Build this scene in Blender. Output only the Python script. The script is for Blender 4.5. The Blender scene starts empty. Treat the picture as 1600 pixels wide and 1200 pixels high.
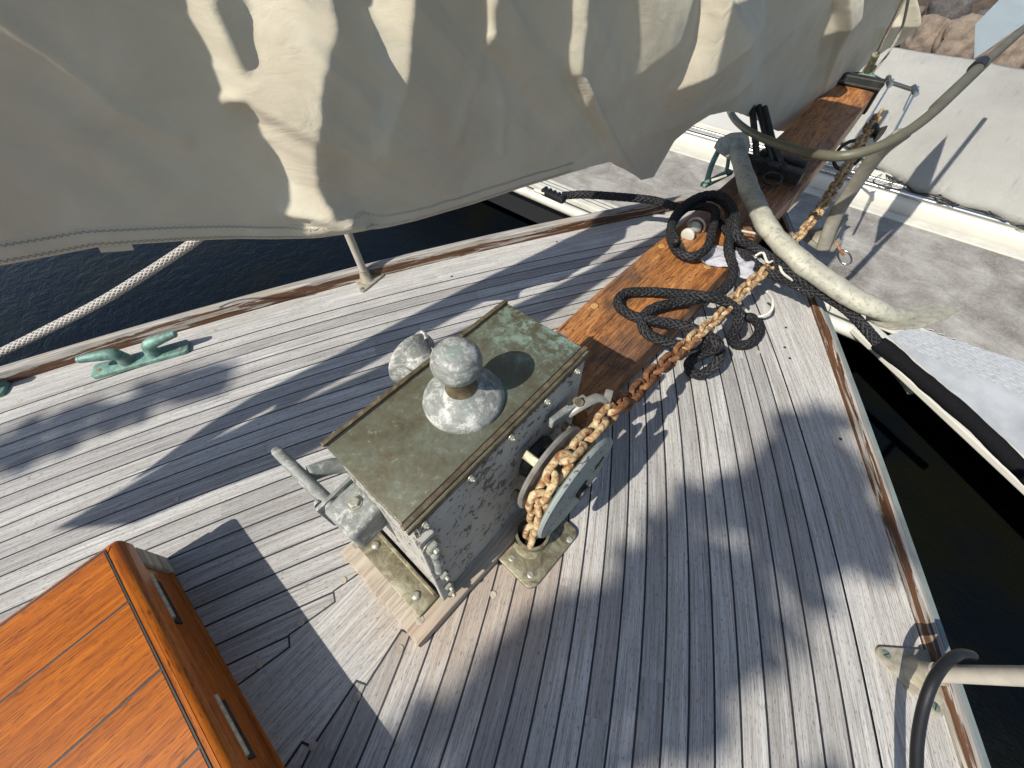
import bpy, bmesh, math, random
import numpy as np
from mathutils import Vector, Matrix, noise
random.seed(7)
PI = math.pi
# ------------------------------------------------------------------ camera, sky, sun, exposure
scn = bpy.context.scene
C = scn.collection
RM = np.array([[0.75093885, 0.52216199, -0.40427428], [0.66008714, -0.61148976, 0.43630865], [-0.01938578, -0.59449737, -0.80386384]])
FPX = 622.0
cd = bpy.data.cameras.new('camera'); cam = bpy.data.objects.new('camera', cd); C.objects.link(cam)
cx, cy, cz = RM[:, 0], -RM[:, 1], -RM[:, 2]
cam.matrix_world = Matrix(((cx[0], cy[0], cz[0], 0), (cx[1], cy[1], cz[1], 0), (cx[2], cy[2], cz[2], 1.0), (0, 0, 0, 1)))
cd.sensor_width = 36; cd.lens = 36 * FPX / 1600; cd.clip_start = .02; cd.clip_end = 500
scn.camera = cam
SUN = Vector((-.17, -.97, 1.0)).normalized()
w = bpy.data.worlds.new('World'); scn.world = w; w.use_nodes = True
wn = w.node_tree; wn.nodes.clear()
so = wn.nodes.new('ShaderNodeOutputWorld'); sb = wn.nodes.new('ShaderNodeBackground'); sk = wn.nodes.new('ShaderNodeTexSky')
sk.sky_type = 'NISHITA'; sk.sun_disc = False
sk.sun_elevation = math.asin(SUN.z); sk.sun_rotation = math.atan2(SUN.x, SUN.y)
sb.inputs[1].default_value = .105
wn.links.new(sk.outputs[0], sb.inputs[0]); wn.links.new(sb.outputs[0], so.inputs[0])
sl = bpy.data.lights.new('sun', 'SUN'); sl.energy = 4.8; sl.angle = math.radians(.5); sl.color = (1, .955, .88)
sun = bpy.data.objects.new('sun', sl); C.objects.link(sun)
sun.rotation_euler = (-SUN).to_track_quat('-Z', 'Y').to_euler()
scn.view_settings.view_transform = 'Standard'; scn.view_settings.look = 'None'
scn.view_settings.exposure = 0.40; scn.view_settings.gamma = 1
scn.render.resolution_x = 1024; scn.render.resolution_y = 768

# ------------------------------------------------------------------ measuring helpers (photo direction -> real place)
def ray(x, y): return RM @ np.array([x - 800., y - 600., FPX])
def at(x, y, z=0.):
    d = ray(x, y); t = (z - 1) / d[2]
    return Vector((d[0] * t, d[1] * t, z))
SB = .188; SA = -.395 - SB * 3.0            # plane of the sail cover  X = SA + SB*Y
def on_sail(x, y):
    d = ray(x, y); t = SA / (d[0] - SB * d[1]); return Vector((d[0] * t, d[1] * t, 1 + d[2] * t))
def on_x(x, y, X):
    d = ray(x, y); t = X / d[0]; return Vector((d[0] * t, d[1] * t, 1 + d[2] * t))
def V(*a): return Vector(a)

# ------------------------------------------------------------------ mesh helpers
def new(): 
    b = bmesh.new(); b.loops.layers.uv.new('UVMap'); return b
def obj(name, bm, mat, parent=None, smooth=False, angle=None):
    me = bpy.data.meshes.new(name); bm.normal_update(); bm.to_mesh(me); bm.free()
    me.materials.append(mat)
    if smooth:
        for p in me.polygons: p.use_smooth = True
        if angle: me.set_sharp_from_angle(angle=math.radians(angle))
    o = bpy.data.objects.new(name, me); C.objects.link(o)
    if parent:
        o.parent = parent
        o.matrix_parent_inverse = parent.matrix_world.inverted() if False else Matrix.Translation(-Vector(parent.location)) if parent.type == 'EMPTY' else Matrix()
    return o
def thing(name, label, cat, loc=(0, 0, 0), group=None, kind=None):
    o = bpy.data.objects.new(name, None); C.objects.link(o); o.location = loc; o.empty_display_size = .05
    return tag(o, label, cat, group, kind)
def tag(o, label=None, cat=None, group=None, kind=None):
    if label: o['label'] = label
    if cat: o['category'] = cat
    if group: o['group'] = group
    if kind: o['kind'] = kind
    return o
def frame(d, up=V(0, 0, 1)):
    d = d.normalized(); s = d.cross(up)
    if s.length < 1e-4: s = d.cross(V(0, 1, 0))
    s.normalize(); return s, d.cross(s) * -1, d      # side, up, dir
def box(bm, c, size, rot=None, bev=0, taper=None, seg=2):
    r = bmesh.ops.create_cube(bm, size=1)
    vs = r['verts']
    for v in vs:
        k = 1 if taper is None or v.co.z < 0 else taper
        v.co = V(v.co.x * size[0] * k, v.co.y * size[1] * k, v.co.z * size[2])
    if bev:
        es = list({e for v in vs for e in v.link_edges})
        rb = bmesh.ops.bevel(bm, geom=es, offset=bev, segments=seg, affect='EDGES', profile=.6)
        vs = list({v for f in rb['faces'] for v in f.verts} | {v for v in vs if v.is_valid})
        vs = list({v for v0 in vs for v in island(v0)}) if vs else vs
    M = Matrix.Translation(Vector(c)) @ (rot.to_4x4() if rot is not None else Matrix())
    for v in vs: v.co = M @ v.co
    return vs
def island(v0):
    seen = {v0}; st = [v0]
    while st:
        v = st.pop()
        for e in v.link_edges:
            o = e.other_vert(v)
            if o not in seen: seen.add(o); st.append(o)
    return seen
def basis(x, y, z): return Matrix((x, y, z)).transposed()
def smooth_path(pts, step=.01, rad=None):
    P = [Vector(p) for p in pts]; n = len(P); out = []; ro = []
    for i in range(n - 1):
        p0 = P[max(i - 1, 0)]; p1 = P[i]; p2 = P[i + 1]; p3 = P[min(i + 2, n - 1)]
        k = max(2, int((p2 - p1).length / step))
        for j in range(k):
            t = j / k
            q = .5 * ((2 * p1) + (p2 - p0) * t + (2 * p0 - 5 * p1 + 4 * p2 - p3) * t * t + (3 * p1 - p0 - 3 * p2 + p3) * t ** 3)
            out.append(q)
            if rad: ro.append(rad[i] + (rad[i + 1] - rad[i]) * t)
    out.append(P[-1].copy())
    if rad: ro.append(rad[-1]); return out, ro
    return out
def tube(bm, path, r, seg=12, fn=None, cap=True, flat=1.0, closed=False, up=None):
    """sweep; r number or list; fn(s, a)-> radius factor; uv u = length, v = angle"""
    n = len(path); uvl = bm.loops.layers.uv.active
    rings = []; s = 0; ss = []
    d0 = (path[1] - path[0]).normalized()
    nrm = up.copy() if up else (V(0, 0, 1) if abs(d0.z) < .9 else V(0, 1, 0))
    nrm = (nrm - d0 * nrm.dot(d0)).normalized()
    for i, p in enumerate(path):
        if closed: d = (path[(i + 1) % n] - path[i - 1]).normalized()
        else: d = (path[min(i + 1, n - 1)] - path[max(i - 1, 0)]).normalized()
        if i: s += (p - path[i - 1]).length
        ss.append(s)
        nrm = (nrm - d * nrm.dot(d)).normalized(); b = d.cross(nrm)
        R_ = r[i] if isinstance(r, (list, tuple)) else r
        ring = []
        for k in range(seg):
            a = 2 * PI * k / seg
            q = R_ * (fn(s, a) if fn else 1)
            ring.append(bm.verts.new(p + nrm * math.sin(a) * q * flat + b * math.cos(a) * q))
        rings.append(ring)
    m = n if closed else n - 1
    for i in range(m):
        A, B = rings[i], rings[(i + 1) % n]
        s2 = ss[i + 1] if i + 1 < n else ss[i] + .01
        for k in range(seg):
            f = bm.faces.new((A[k], A[(k + 1) % seg], B[(k + 1) % seg], B[k]))
            for l, uv in zip(f.loops, ((ss[i], k / seg), (ss[i], (k + 1) / seg), (s2, (k + 1) / seg), (s2, k / seg))): l[uvl].uv = uv
            f.smooth = True
    if cap and not closed:
        bm.faces.new(list(reversed(rings[0]))); bm.faces.new(rings[-1])
def cyl(bm, p0, p1, r0, r1=None, seg=20, bev=0, flute=None):
    p0, p1 = Vector(p0), Vector(p1); r1 = r0 if r1 is None else r1
    L = (p1 - p0).length
    prof = [(0, 0), (r0 - bev, 0), (r0, bev), (r1, L - bev), (r1 - bev, L), (0, L)] if bev else [(0, 0), (r0, 0), (r1, L), (0, L)]
    lathe(bm, p0, p1 - p0, prof, seg)
def lathe(bm, o, axis, prof, seg=32, fn=None):
    s, u, d = frame(Vector(axis)); rings = []
    o = Vector(o)
    for (r, h) in prof:
        if r <= 1e-6: rings.append([bm.verts.new(o + d * h)])
        else: rings.append([bm.verts.new(o + d * h + (s * math.cos(2 * PI * k / seg) + u * math.sin(2 * PI * k / seg)) * r * (fn(2 * PI * k / seg, h) if fn else 1)) for k in range(seg)])
    fs = []
    for A, B in zip(rings[:-1], rings[1:]):
        for k in range(seg):
            k2 = (k + 1) % seg
            if len(A) == 1 and len(B) == 1: continue
            if len(A) == 1: fs.append(bm.faces.new((A[0], B[k2], B[k])))
            elif len(B) == 1: fs.append(bm.faces.new((A[k], A[k2], B[0])))
            else: fs.append(bm.faces.new((A[k], A[k2], B[k2], B[k])))
    bmesh.ops.recalc_face_normals(bm, faces=fs)
def prism(bm, outline, z0, z1, M=None, bev=0, seg=2):
    """closed 2D outline extruded z0..z1"""
    lo = [bm.verts.new((p[0], p[1], z0)) for p in outline]; hi = [bm.verts.new((p[0], p[1], z1)) for p in outline]
    n = len(lo); fs = [bm.faces.new(list(reversed(lo))), bm.faces.new(hi)]
    top = fs[1]
    for i in range(n): fs.append(bm.faces.new((lo[i], lo[(i + 1) % n], hi[(i + 1) % n], hi[i])))
    bmesh.ops.recalc_face_normals(bm, faces=fs)
    vs = set(lo + hi)
    if bev:
        rb = bmesh.ops.bevel(bm, geom=list(top.edges), offset=bev, segments=seg, affect='EDGES', profile=.5)
        vs = set()
        for f in rb['faces']:
            for v in f.verts: vs |= island(v); break
            break
    if M is not None:
        for v in vs:
            if v.is_valid: v.co = M @ v.co
def rrect(w_, h_, r, n=5):
    o = []
    for (sx, sy, a0) in ((1, 1, 0), (-1, 1, 90), (-1, -1, 180), (1, -1, 270)):
        for k in range(n + 1):
            a = math.radians(a0 + 90 * k / n)
            o.append((sx * (w_ / 2 - r) + r * math.cos(a), sy * (h_ / 2 - r) + r * math.sin(a)))
    return o
def hexbolt(bm, p, axis, r=.007, h=.006, stud=.006):
    axis = Vector(axis).normalized(); p = Vector(p)
    lathe(bm, p, axis, [(0, 0), (r * 1.35, 0), (r * 1.35, .0015), (0, .0015)], 16)
    lathe(bm, p + axis * .0015, axis, [(0, 0), (r, 0), (r, h * .8), (r * .8, h), (0, h)], 6)
    if stud: lathe(bm, p + axis * h, axis, [(0, 0), (r * .5, 0), (r * .5, stud), (r * .3, stud + .001), (0, stud + .001)], 10)
def wobble(bm, amp, sc, seed=0):
    for v in bm.verts:
        v.co += noise.noise_vector(v.co * sc + V(seed, 0, 0)) * amp

# ------------------------------------------------------------------ materials
class NT:
    def __init__(s, name):
        s.m = bpy.data.materials.new(name); s.m.use_nodes = True; s.t = s.m.node_tree; s.t.nodes.clear()
        s.out = s.n('ShaderNodeOutputMaterial'); s.p = s.n('ShaderNodeBsdfPrincipled'); s.l(s.p.outputs[0], s.out.inputs[0])
    def n(s, t, **k):
        x = s.t.nodes.new(t)
        for a, b in k.items(): setattr(x, a, b)
        return x
    def l(s, a, b): s.t.links.new(a, b)
    def co(s, kind='Object', scale=(1, 1, 1), rot=(0, 0, 0)):
        tc = s.n('ShaderNodeTexCoord'); mp = s.n('ShaderNodeMapping')
        mp.inputs['Scale'].default_value = scale; mp.inputs['Rotation'].default_value = rot
        s.l(tc.outputs[kind], mp.inputs[0]); return mp.outputs[0]
    def noise(s, vec, scale, detail=6, rough=.6, dist=0):
        x = s.n('ShaderNodeTexNoise'); x.inputs['Scale'].default_value = scale; x.inputs['Detail'].default_value = detail
        x.inputs['Roughness'].default_value = rough; x.inputs['Distortion'].default_value = dist
        s.l(vec, x.inputs['Vector']); return x.outputs['Fac']
    def vor(s, vec, scale, feature='F1', out='Distance'):
        x = s.n('ShaderNodeTexVoronoi'); x.feature = feature; x.inputs['Scale'].default_value = scale; s.l(vec, x.inputs['Vector']); return x.outputs[out]
    def ramp(s, fac, stops, interp='LINEAR'):
        x = s.n('ShaderNodeValToRGB'); x.color_ramp.interpolation = interp
        e = x.color_ramp.elements
        while len(e) < len(stops): e.new(.5)
        for i, (p, c) in enumerate(stops):
            e[i].position = p; e[i].color = (c[0], c[1], c[2], 1) if isinstance(c, (tuple, list)) else (c, c, c, 1)
        s.l(fac, x.inputs[0]); return x.outputs[0]
    def mix(s, fac, a, b, blend='MIX'):
        x = s.n('ShaderNodeMix', data_type='RGBA', blend_type=blend)
        for v, i in ((fac, 0), (a, 6), (b, 7)):
            if isinstance(v, (int, float)): x.inputs[i].default_value = v
            elif isinstance(v, tuple): x.inputs[i].default_value = (*v, 1)
            else: s.l(v, x.inputs[i])
        return x.outputs[2]
    def math(s, op, a, b=0, clamp=False):
        x = s.n('ShaderNodeMath', operation=op, use_clamp=clamp)
        for v, i in ((a, 0), (b, 1)):
            if isinstance(v, (int, float)): x.inputs[i].default_value = v
            else: s.l(v, x.inputs[i])
        return x.outputs[0]
    def addv(s, a, b):
        x = s.n('ShaderNodeVectorMath', operation='ADD'); s.l(a, x.inputs[0]); s.l(b, x.inputs[1]); return x.outputs[0]
    def bump(s, h, strength=.5, dist=.002, prev=None):
        x = s.n('ShaderNodeBump'); x.inputs['Strength'].default_value = strength; x.inputs['Distance'].default_value = dist
        s.l(h, x.inputs['Height'])
        if prev: s.l(prev, x.inputs['Normal'])
        return x.outputs[0]
    def fin(s, col=None, rough=.6, metal=0, normal=None, spec=None, coat=None):
        for v, i in ((col, 'Base Color'), (rough, 'Roughness'), (metal, 'Metallic'), (spec, 'Specular IOR Level'), (coat, 'Coat Weight')):
            if v is None: continue
            if isinstance(v, (int, float)): s.p.inputs[i].default_value = v
            elif isinstance(v, tuple): s.p.inputs[i].default_value = (*v, 1)
            else: s.l(v, s.p.inputs[i])
        if normal: s.l(normal, s.p.inputs['Normal'])
        return s.m

def m_deck():
    t = NT('weathered_teak_planks')
    uv = t.co('UV'); at_ = t.n('ShaderNodeAttribute', attribute_name='tone')
    st = t.co('UV', (3.0, 130, 1)); st2 = t.co('UV', (9.0, 420, 1)); st3 = t.co('UV', (1.2, 30, 1))
    g1 = t.noise(st, 1, 6, .62, .6); g2 = t.noise(st2, 1, 5, .65, .3); g3 = t.noise(st3, 1, 4, .6, 1.2)
    col = t.ramp(g1, [(.30, (.13, .12, .11)), (.42, (.33, .32, .305)), (.52, (.47, .46, .44)), (.68, (.66, .65, .62))])
    col = t.mix(.55, col, t.ramp(g2, [(.34, (.15, .14, .125)), (.5, (.44, .43, .41)), (.66, (.66, .65, .62))]))
    col = t.mix(t.ramp(g3, [(.45, 0.), (.75, .5)]), col, (.30, .265, .22))
    col = t.mix(.6, col, t.ramp(at_.outputs['Fac'], [(0, (.46, .44, .43)), (.5, (.80, .79, .77)), (1, (1, .99, .96))]), 'MULTIPLY')
    ob = t.co('Object')
    # brown staining close to the windlass and the deck pipe
    dm = t.n('ShaderNodeVectorMath', operation='DISTANCE'); t.l(ob, dm.inputs[0]); dm.inputs[1].default_value = (-.22, .08, 0)
    dd = t.math('ADD', dm.outputs['Value'], t.math('MULTIPLY', t.noise(ob, 9, 4), .22))
    stain = t.ramp(dd, [(.24, .75), (.42, 0.)])
    col = t.mix(stain, col, t.mix(.5, col, (.36, .22, .11), 'MIX'))
    blot = t.noise(ob, 3.2, 4, .6); col = t.mix(t.ramp(blot, [(.42, 0.), (.7, .4)]), col, t.mix(1.0, col, (.66, .65, .64), 'MULTIPLY'))
    sp = t.noise(t.co('UV', (75, 520, 1)), 1, 2, .5)
    col = t.mix(t.ramp(sp, [(.60, 0.), (.67, .8)]), col, (.12, .10, .085))
    h = t.mix(.5, g1, g2)
    return t.fin(col, .78, 0, t.bump(h, .9, .0035), .3)
def m_grey_teak(name='weathered_teak_block', warm=.35, axis=1):
    t = NT(name); sc = [90, 90, 90]; sc[axis] = 5
    v = t.co('Object', tuple(sc)); g = t.noise(v, 1, 6, .65, .5); b = t.noise(t.co('Object'), 7, 4)
    col = t.ramp(g, [(.3, (.17, .13, .10)), (.5, (.34, .30, .235)), (.7, (.50, .46, .38))])
    col = t.mix(t.ramp(b, [(.35, warm), (.7, 0.)]), col, (.30, .165, .08))
    return t.fin(col, .75, 0, t.bump(g, .6, .002), .3)
def m_rail():
    t = NT('peeling_varnish_rail'); v = t.co('UV', (6, 30, 1)); g = t.noise(t.co('UV', (5, 140, 1)), 1, 6, .65, .4)
    grey = t.ramp(g, [(.3, (.11, .10, .085)), (.5, (.28, .26, .23)), (.7, (.44, .42, .38))])
    var = t.ramp(g, [(.3, (.035, .017, .009)), (.6, (.10, .045, .020)), (.8, (.18, .09, .045))])
    at_ = t.n('ShaderNodeAttribute', attribute_name='tone')
    n2 = t.noise(t.co('UV', (3.5, 60, 1)), 1, 7, .7, 1.0)
    k = t.math('ADD', t.math('MULTIPLY', n2, 1.6), at_.outputs['Fac'])
    msk = t.ramp(k, [(1.08, 0.), (1.16, 1.)]) if False else t.ramp(t.math('MULTIPLY', k, .5), [(.545, 0.), (.575, 1.)])
    ye = t.noise(t.co('Object'), 5, 3)
    grey = t.mix(t.ramp(ye, [(.5, 0.), (.7, .5)]), grey, (.30, .22, .11))
    return t.fin(t.mix(msk, grey, var), t.ramp(msk, [(0, .8), (1, .42)]), 0, t.bump(t.mix(.5, g, n2), .6, .002), .4)
def m_sprit():
    t = NT('peeling_varnish_spar'); ob = t.co('Object', (34, 2.6, 34)); g = t.noise(ob, 1, 7, .62, 2.2)
    g2 = t.noise(t.co('Object', (140, 7, 140)), 1, 5, .6, .8)
    col = t.ramp(g, [(.30, (.045, .014, .004)), (.42, (.20, .068, .016)), (.52, (.36, .13, .030)), (.66, (.56, .26, .085))])
    col = t.mix(.4, col, t.ramp(g2, [(.35, (.09, .03, .01)), (.6, (.46, .23, .09))]))
    b = t.noise(t.co('Object'), 3.2, 5, .65, .6); col = t.mix(t.ramp(b, [(.5, 0.), (.62, .75)]), col, t.ramp(g2, [(.35, (.035, .02, .015)), (.65, (.12, .072, .045))]))
    # crack / check lines
    cr = t.noise(t.co('Object', (60, 3, 60)), 1, 3, .5, 3.2); col = t.mix(t.ramp(cr, [(.47, 0.), (.492, .9), (.508, .9), (.53, 0.)]), col, (.03, .012, .006))
    return t.fin(col, t.ramp(b, [(.45, .34), (.62, .7)]), 0, t.bump(t.mix(.5, g, g2), .8, .004), .5)
def m_varnish():
    t = NT('varnished_teak'); v = t.co('Object', (5.5, 240, 240)); g = t.noise(v, 1, 7, .7, .5); g2 = t.noise(t.co('Object', (3, 30, 30)), 1, 4, .6, 1.5)
    sp = t.noise(t.co('Object', (45, 420, 420)), 1, 3, .6)
    col = t.ramp(g, [(.32, (.13, .032, .005)), (.5, (.31, .080, .004)), (.68, (.55, .175, .010))])
    col = t.mix(.45, col, t.ramp(g2, [(.35, (.20, .045, .003)), (.65, (.46, .13, .008))]))
    col = t.mix(t.ramp(sp, [(.54, 0.), (.68, .85)]), col, (.09, .022, .004))
    return t.fin(col, .33, 0, t.bump(g, .18, .0008), .3, .06)
def m_caulk():
    t = NT('black_caulking'); n_ = t.noise(t.co('Object'), 300, 3); return t.fin((.012, .012, .014), .6, 0, t.bump(n_, .3, .001))
def m_bronze():
    t = NT('patinated_bronze_lid'); ob = t.co('Object'); b = t.noise(ob, 13, 8, .68, .4); f = t.noise(ob, 90, 6, .75)
    col = t.ramp(b, [(.3, (.085, .072, .040)), (.46, (.125, .118, .078)), (.6, (.15, .16, .115)), (.72, (.20, .26, .20))])
    col = t.mix(t.ramp(f, [(.58, 0.), (.70, .45)]), col, (.33, .35, .27))
    sc = t.noise(t.co('Object', (420, 30, 200), (0, 0, .5)), 1, 3, .6); big = t.noise(ob, 6, 3)
    col = t.mix(t.math('MULTIPLY', t.ramp(sc, [(.63, 0.), (.7, .8)]), t.ramp(big, [(.48, 0.), (.6, 1.)])), col, (.5, .52, .44))
    # green-white bloom at the forward end
    sx = t.n('ShaderNodeSeparateXYZ'); t.l(ob, sx.inputs[0])
    e = t.math('ADD', sx.outputs[1], t.math('MULTIPLY', b, .32))
    blo = t.math('MULTIPLY', t.ramp(e, [(.52, 0.), (.62, 1.)]), t.ramp(t.noise(ob, 45, 6, .75, .3), [(.46, 0.), (.56, .85)]))
    col = t.mix(blo, col, (.33, .47, .38))
    br = t.noise(ob, 22, 5, .6, .8); col = t.mix(t.ramp(br, [(.58, 0.), (.75, .4)]), col, (.12, .08, .035))
    return t.fin(col, t.ramp(f, [(.3, .36), (.7, .6)]), .5, t.bump(f, .25, .001), .5)
def m_trim():
    t = NT('brown_bronze_trim'); ob = t.co('Object'); b = t.noise(ob, 40, 6, .7, .6)
    col = t.ramp(b, [(.3, (.05, .036, .02)), (.5, (.11, .085, .048)), (.62, (.17, .135, .08)), (.75, (.26, .26, .19))])
    return t.fin(col, .55, .35, t.bump(b, .4, .001))
def m_flaked(name='flaked_grey_paint', spots=.5, base=(.42, .40, .36)):
    t = NT(name); ob = t.co('Object'); v = t.noise(t.co('Object', (1, .8, .8)), 75, 3, .55, .8); big = t.noise(ob, 10, 5, .65, .5)
    col = t.mix(t.ramp(big, [(.35, 0.), (.65, .7)]), base, (.30, .285, .25))
    k = t.math('ADD', v, t.math('MULTIPLY', big, .45))
    col = t.mix(t.ramp(k, [(.80, 0.), (.835, .9)]), col, (.075, .07, .058))
    rust = t.noise(ob, 18, 6, .7); col = t.mix(t.ramp(rust, [(.60, 0.), (.72, .7)]), col, (.13, .08, .045))
    gr = t.noise(ob, 30, 5, .7, 1); col = t.mix(t.ramp(gr, [(.62, 0.), (.74, .6)]), col, (.13, .22, .18))
    return t.fin(col, .62, .05, t.bump(k, -.4, .0015), .4)
def m_greywhite(name='chalky_grey_metal', cut=.49):
    t = NT(name); ob = t.co('Object'); v = t.noise(ob, 42, 9, .78, .25); b = t.noise(ob, 15, 6, .7, .4); f = t.noise(t.co('Object', (30, 30, 160), (.4, .2, 0)), 1, 5, .75, .3)
    met = t.ramp(f, [(.35, (.13, .135, .125)), (.55, (.22, .23, .21)), (.7, (.32, .325, .30))])
    wh = t.ramp(f, [(.35, (.33, .33, .30)), (.6, (.50, .49, .45))])
    col = t.mix(t.ramp(v, [(cut, 0.), (cut + .09, 1.)]), met, wh)
    col = t.mix(t.ramp(b, [(.56, 0.), (.70, .55)]), col, (.17, .26, .21))
    return t.fin(col, .62, .12, t.bump(v, .6, .0015), .45)
def m_brass():
    t = NT('dull_bronze_plate'); ob = t.co('Object'); v = t.noise(ob, 28, 7, .7, 1.2)
    col = t.ramp(v, [(.32, (.085, .066, .038)), (.48, (.18, .155, .095)), (.6, (.27, .255, .17)), (.74, (.38, .42, .32))])
    return t.fin(col, .5, .4, t.bump(v, .3, .001))
def m_verdigris():
    t = NT('verdigris_bronze'); ob = t.co('Object'); v = t.noise(ob, 40, 6, .7, .8); b = t.noise(ob, 14, 4)
    col = t.ramp(v, [(.3, (.07, .11, .09)), (.5, (.14, .25, .205)), (.66, (.21, .36, .295)), (.8, (.34, .46, .39))])
    col = t.mix(t.ramp(b, [(.5, 0.), (.7, .7)]), col, (.125, .15, .12))
    return t.fin(col, .6, .25, t.bump(v, .3, .001))
def m_galv():
    t = NT('galvanised_iron'); ob = t.co('Object'); v = t.noise(ob, 60, 6, .7, .6); b = t.noise(ob, 8, 5, .65, .6)
    col = t.ramp(b, [(.3, (.24, .23, .18)), (.5, (.36, .35, .28)), (.7, (.46, .44, .34))])
    col = t.mix(t.ramp(v, [(.5, 0.), (.66, .75)]), col, (.17, .16, .125))
    return t.fin(col, .6, .1, t.bump(v, .4, .001), .4)
def m_chain():
    t = NT('rusty_galvanised_chain'); ob = t.co('Object'); v = t.noise(ob, 70, 6, .7, .6); b = t.noise(ob, 9, 4, .6)
    w_ = t.n('ShaderNodeTexCoord'); sx = t.n('ShaderNodeSeparateXYZ'); t.l(ob, sx.inputs[0])
    y = t.ramp(t.math('ADD', sx.outputs[1], t.math('MULTIPLY', b, .2)), [(.50, .0), (.62, 1.), (.86, 1.), (1.0, .15)])
    k = t.math('ADD', t.math('MULTIPLY', v, 1.0), t.math('MULTIPLY', y, .2))
    col = t.ramp(k, [(.36, (.50, .455, .31)), (.48, (.42, .31, .165)), (.58, (.24, .11, .045)), (.72, (.13, .052, .022)), (.85, (.09, .035, .018))])
    return t.fin(col, .75, 0, t.bump(v, .6, .0015), .3)
def m_canvas():
    t = NT('cream_canvas'); uv = t.co('UV'); ob = t.co('Object')
    wv = t.n('ShaderNodeTexWave'); wv.bands_direction = 'X'; wv.inputs['Scale'].default_value = 170; wv.inputs['Distortion'].default_value = 1.5; wv.inputs['Detail Scale'].default_value = 3; t.l(uv, wv.inputs[0])
    w2 = t.n('ShaderNodeTexWave'); w2.bands_direction = 'Y'; w2.inputs['Scale'].default_value = 170; w2.inputs['Distortion'].default_value = 1.5; w2.inputs['Detail Scale'].default_value = 3; t.l(uv, w2.inputs[0])
    weave = t.math('MULTIPLY', wv.outputs['Fac'], w2.outputs['Fac']); f = t.noise(uv, 260, 4, .7)
    b = t.noise(ob, 5, 6, .6, .8); s = t.noise(ob, 1.7, 4, .6)
    col = t.mix(t.ramp(b, [(.35, 0.), (.75, .7)]), (.60, .55, .42), (.46, .41, .30))
    col = t.mix(t.ramp(s, [(.45, 0.), (.7, .55)]), col, (.50, .40, .29))
    sp = t.noise(uv, 45, 3, .5); col = t.mix(t.ramp(sp, [(.74, 0.), (.78, .5)]), col, (.2, .17, .13))
    h = t.mix(.5, weave, f)
    wr = t.noise(t.co('UV', (9, 14, 1)), 1, 5, .55, .8)
    m_ = t.fin(col, .85, 0, t.bump(h, .35, .0008, t.bump(wr, .5, .008)), .2)
    t.p.inputs['Sheen Weight'].default_value = .15
    return m_
def m_rope(name, dark, lite, sc=1, cross=True, fleck=None):
    t = NT(name); tc = t.co('UV'); sx = t.n('ShaderNodeSeparateXYZ'); t.l(tc, sx.inputs[0])
    u = t.math('MULTIPLY', sx.outputs[0], 2 * PI * 62 * sc); v = t.math('MULTIPLY', sx.outputs[1], 2 * PI * 8)
    a = t.math('SINE', t.math('ADD', u, v)); b = t.math('SINE', t.math('SUBTRACT', u, v))
    h = t.math('MAXIMUM', a, b) if cross else t.math('SINE', t.math('ADD', u, t.math('MULTIPLY', sx.outputs[1], 2 * PI * 3)))
    n_ = t.noise(t.co('UV', (300, 30, 1)), 1, 4, .7)
    col = t.mix(t.ramp(h, [(.1, 0.), (.9, 1.)]), dark, lite); col = t.mix(t.ramp(n_, [(.55, 0.), (.8, .5)]), col, fleck or lite)
    return t.fin(col, .62, 0, t.bump(t.math('ADD', h, t.math('MULTIPLY', n_, .6)), .9, .0018), .45)
def m_plain(name, col, rough=.5, metal=0, var=.15, sc=20, bump=.15, col2=None, spec=.5):
    t = NT(name); ob = t.co('Object'); n_ = t.noise(ob, sc, 6, .65, .4)
    c2 = col2 or tuple(c * (1 - var * 2.2) for c in col)
    return t.fin(t.mix(t.ramp(n_, [(.35, 0.), (.7, 1.)]), col, c2), rough, metal, t.bump(n_, bump, .001), spec)
def m_concrete():
    t = NT('pontoon_concrete'); ob = t.co('Object'); n1 = t.noise(ob, 3.5, 7, .65, .5); n2 = t.noise(ob, 60, 5, .8); st = t.noise(t.co('Object', (9, 60, 9)), 1, 4, .7)
    col = t.ramp(n1, [(.34, (.13, .115, .098)), (.5, (.235, .22, .195)), (.66, (.36, .345, .315))])
    col = t.mix(t.ramp(n2, [(.45, 0.), (.7, .5)]), col, (.42, .41, .375)); col = t.mix(t.ramp(st, [(.5, 0.), (.7, .5)]), col, (.17, .155, .135)); pit = t.noise(ob, 140, 3, .7); col = t.mix(t.ramp(pit, [(.58, 0.), (.66, .6)]), col, (.12, .11, .10))
    return t.fin(col, .85, 0, t.bump(n2, .5, .003), .3)
def m_plate():
    t = NT('aluminium_tread_plate'); ob = t.co('Object', (1, 1, 1), (0, 0, .5))
    br = t.n('ShaderNodeTexBrick'); br.offset = .5; br.inputs['Scale'].default_value = 1; br.inputs['Brick Width'].default_value = .045; br.inputs['Row Height'].default_value = .022; br.inputs['Mortar Size'].default_value = .006; br.inputs['Mortar Smooth'].default_value = .5
    t.l(ob, br.inputs[0]); n_ = t.noise(t.co('Object'), 30, 5)
    sx = t.n('ShaderNodeSeparateXYZ'); t.l(t.co('Object'), sx.inputs[0])
    msk = t.ramp(t.math('SUBTRACT', sx.outputs[1], t.math('MULTIPLY', n_, .1)), [(1.35, 0.), (1.36, 1.)]) if False else 1.0
    col = t.mix(t.ramp(n_, [(.4, 0.), (.7, 1.)]), (.42, .43, .43), (.32, .33, .33))
    col = t.mix(t.math('MULTIPLY', t.ramp(br.outputs['Fac'], [(.2, .35), (.8, 0.)]), 1.0), col, (.56, .57, .57))
    return t.fin(col, .5, .15, t.bump(br.outputs['Fac'], -.5, .003))
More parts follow.
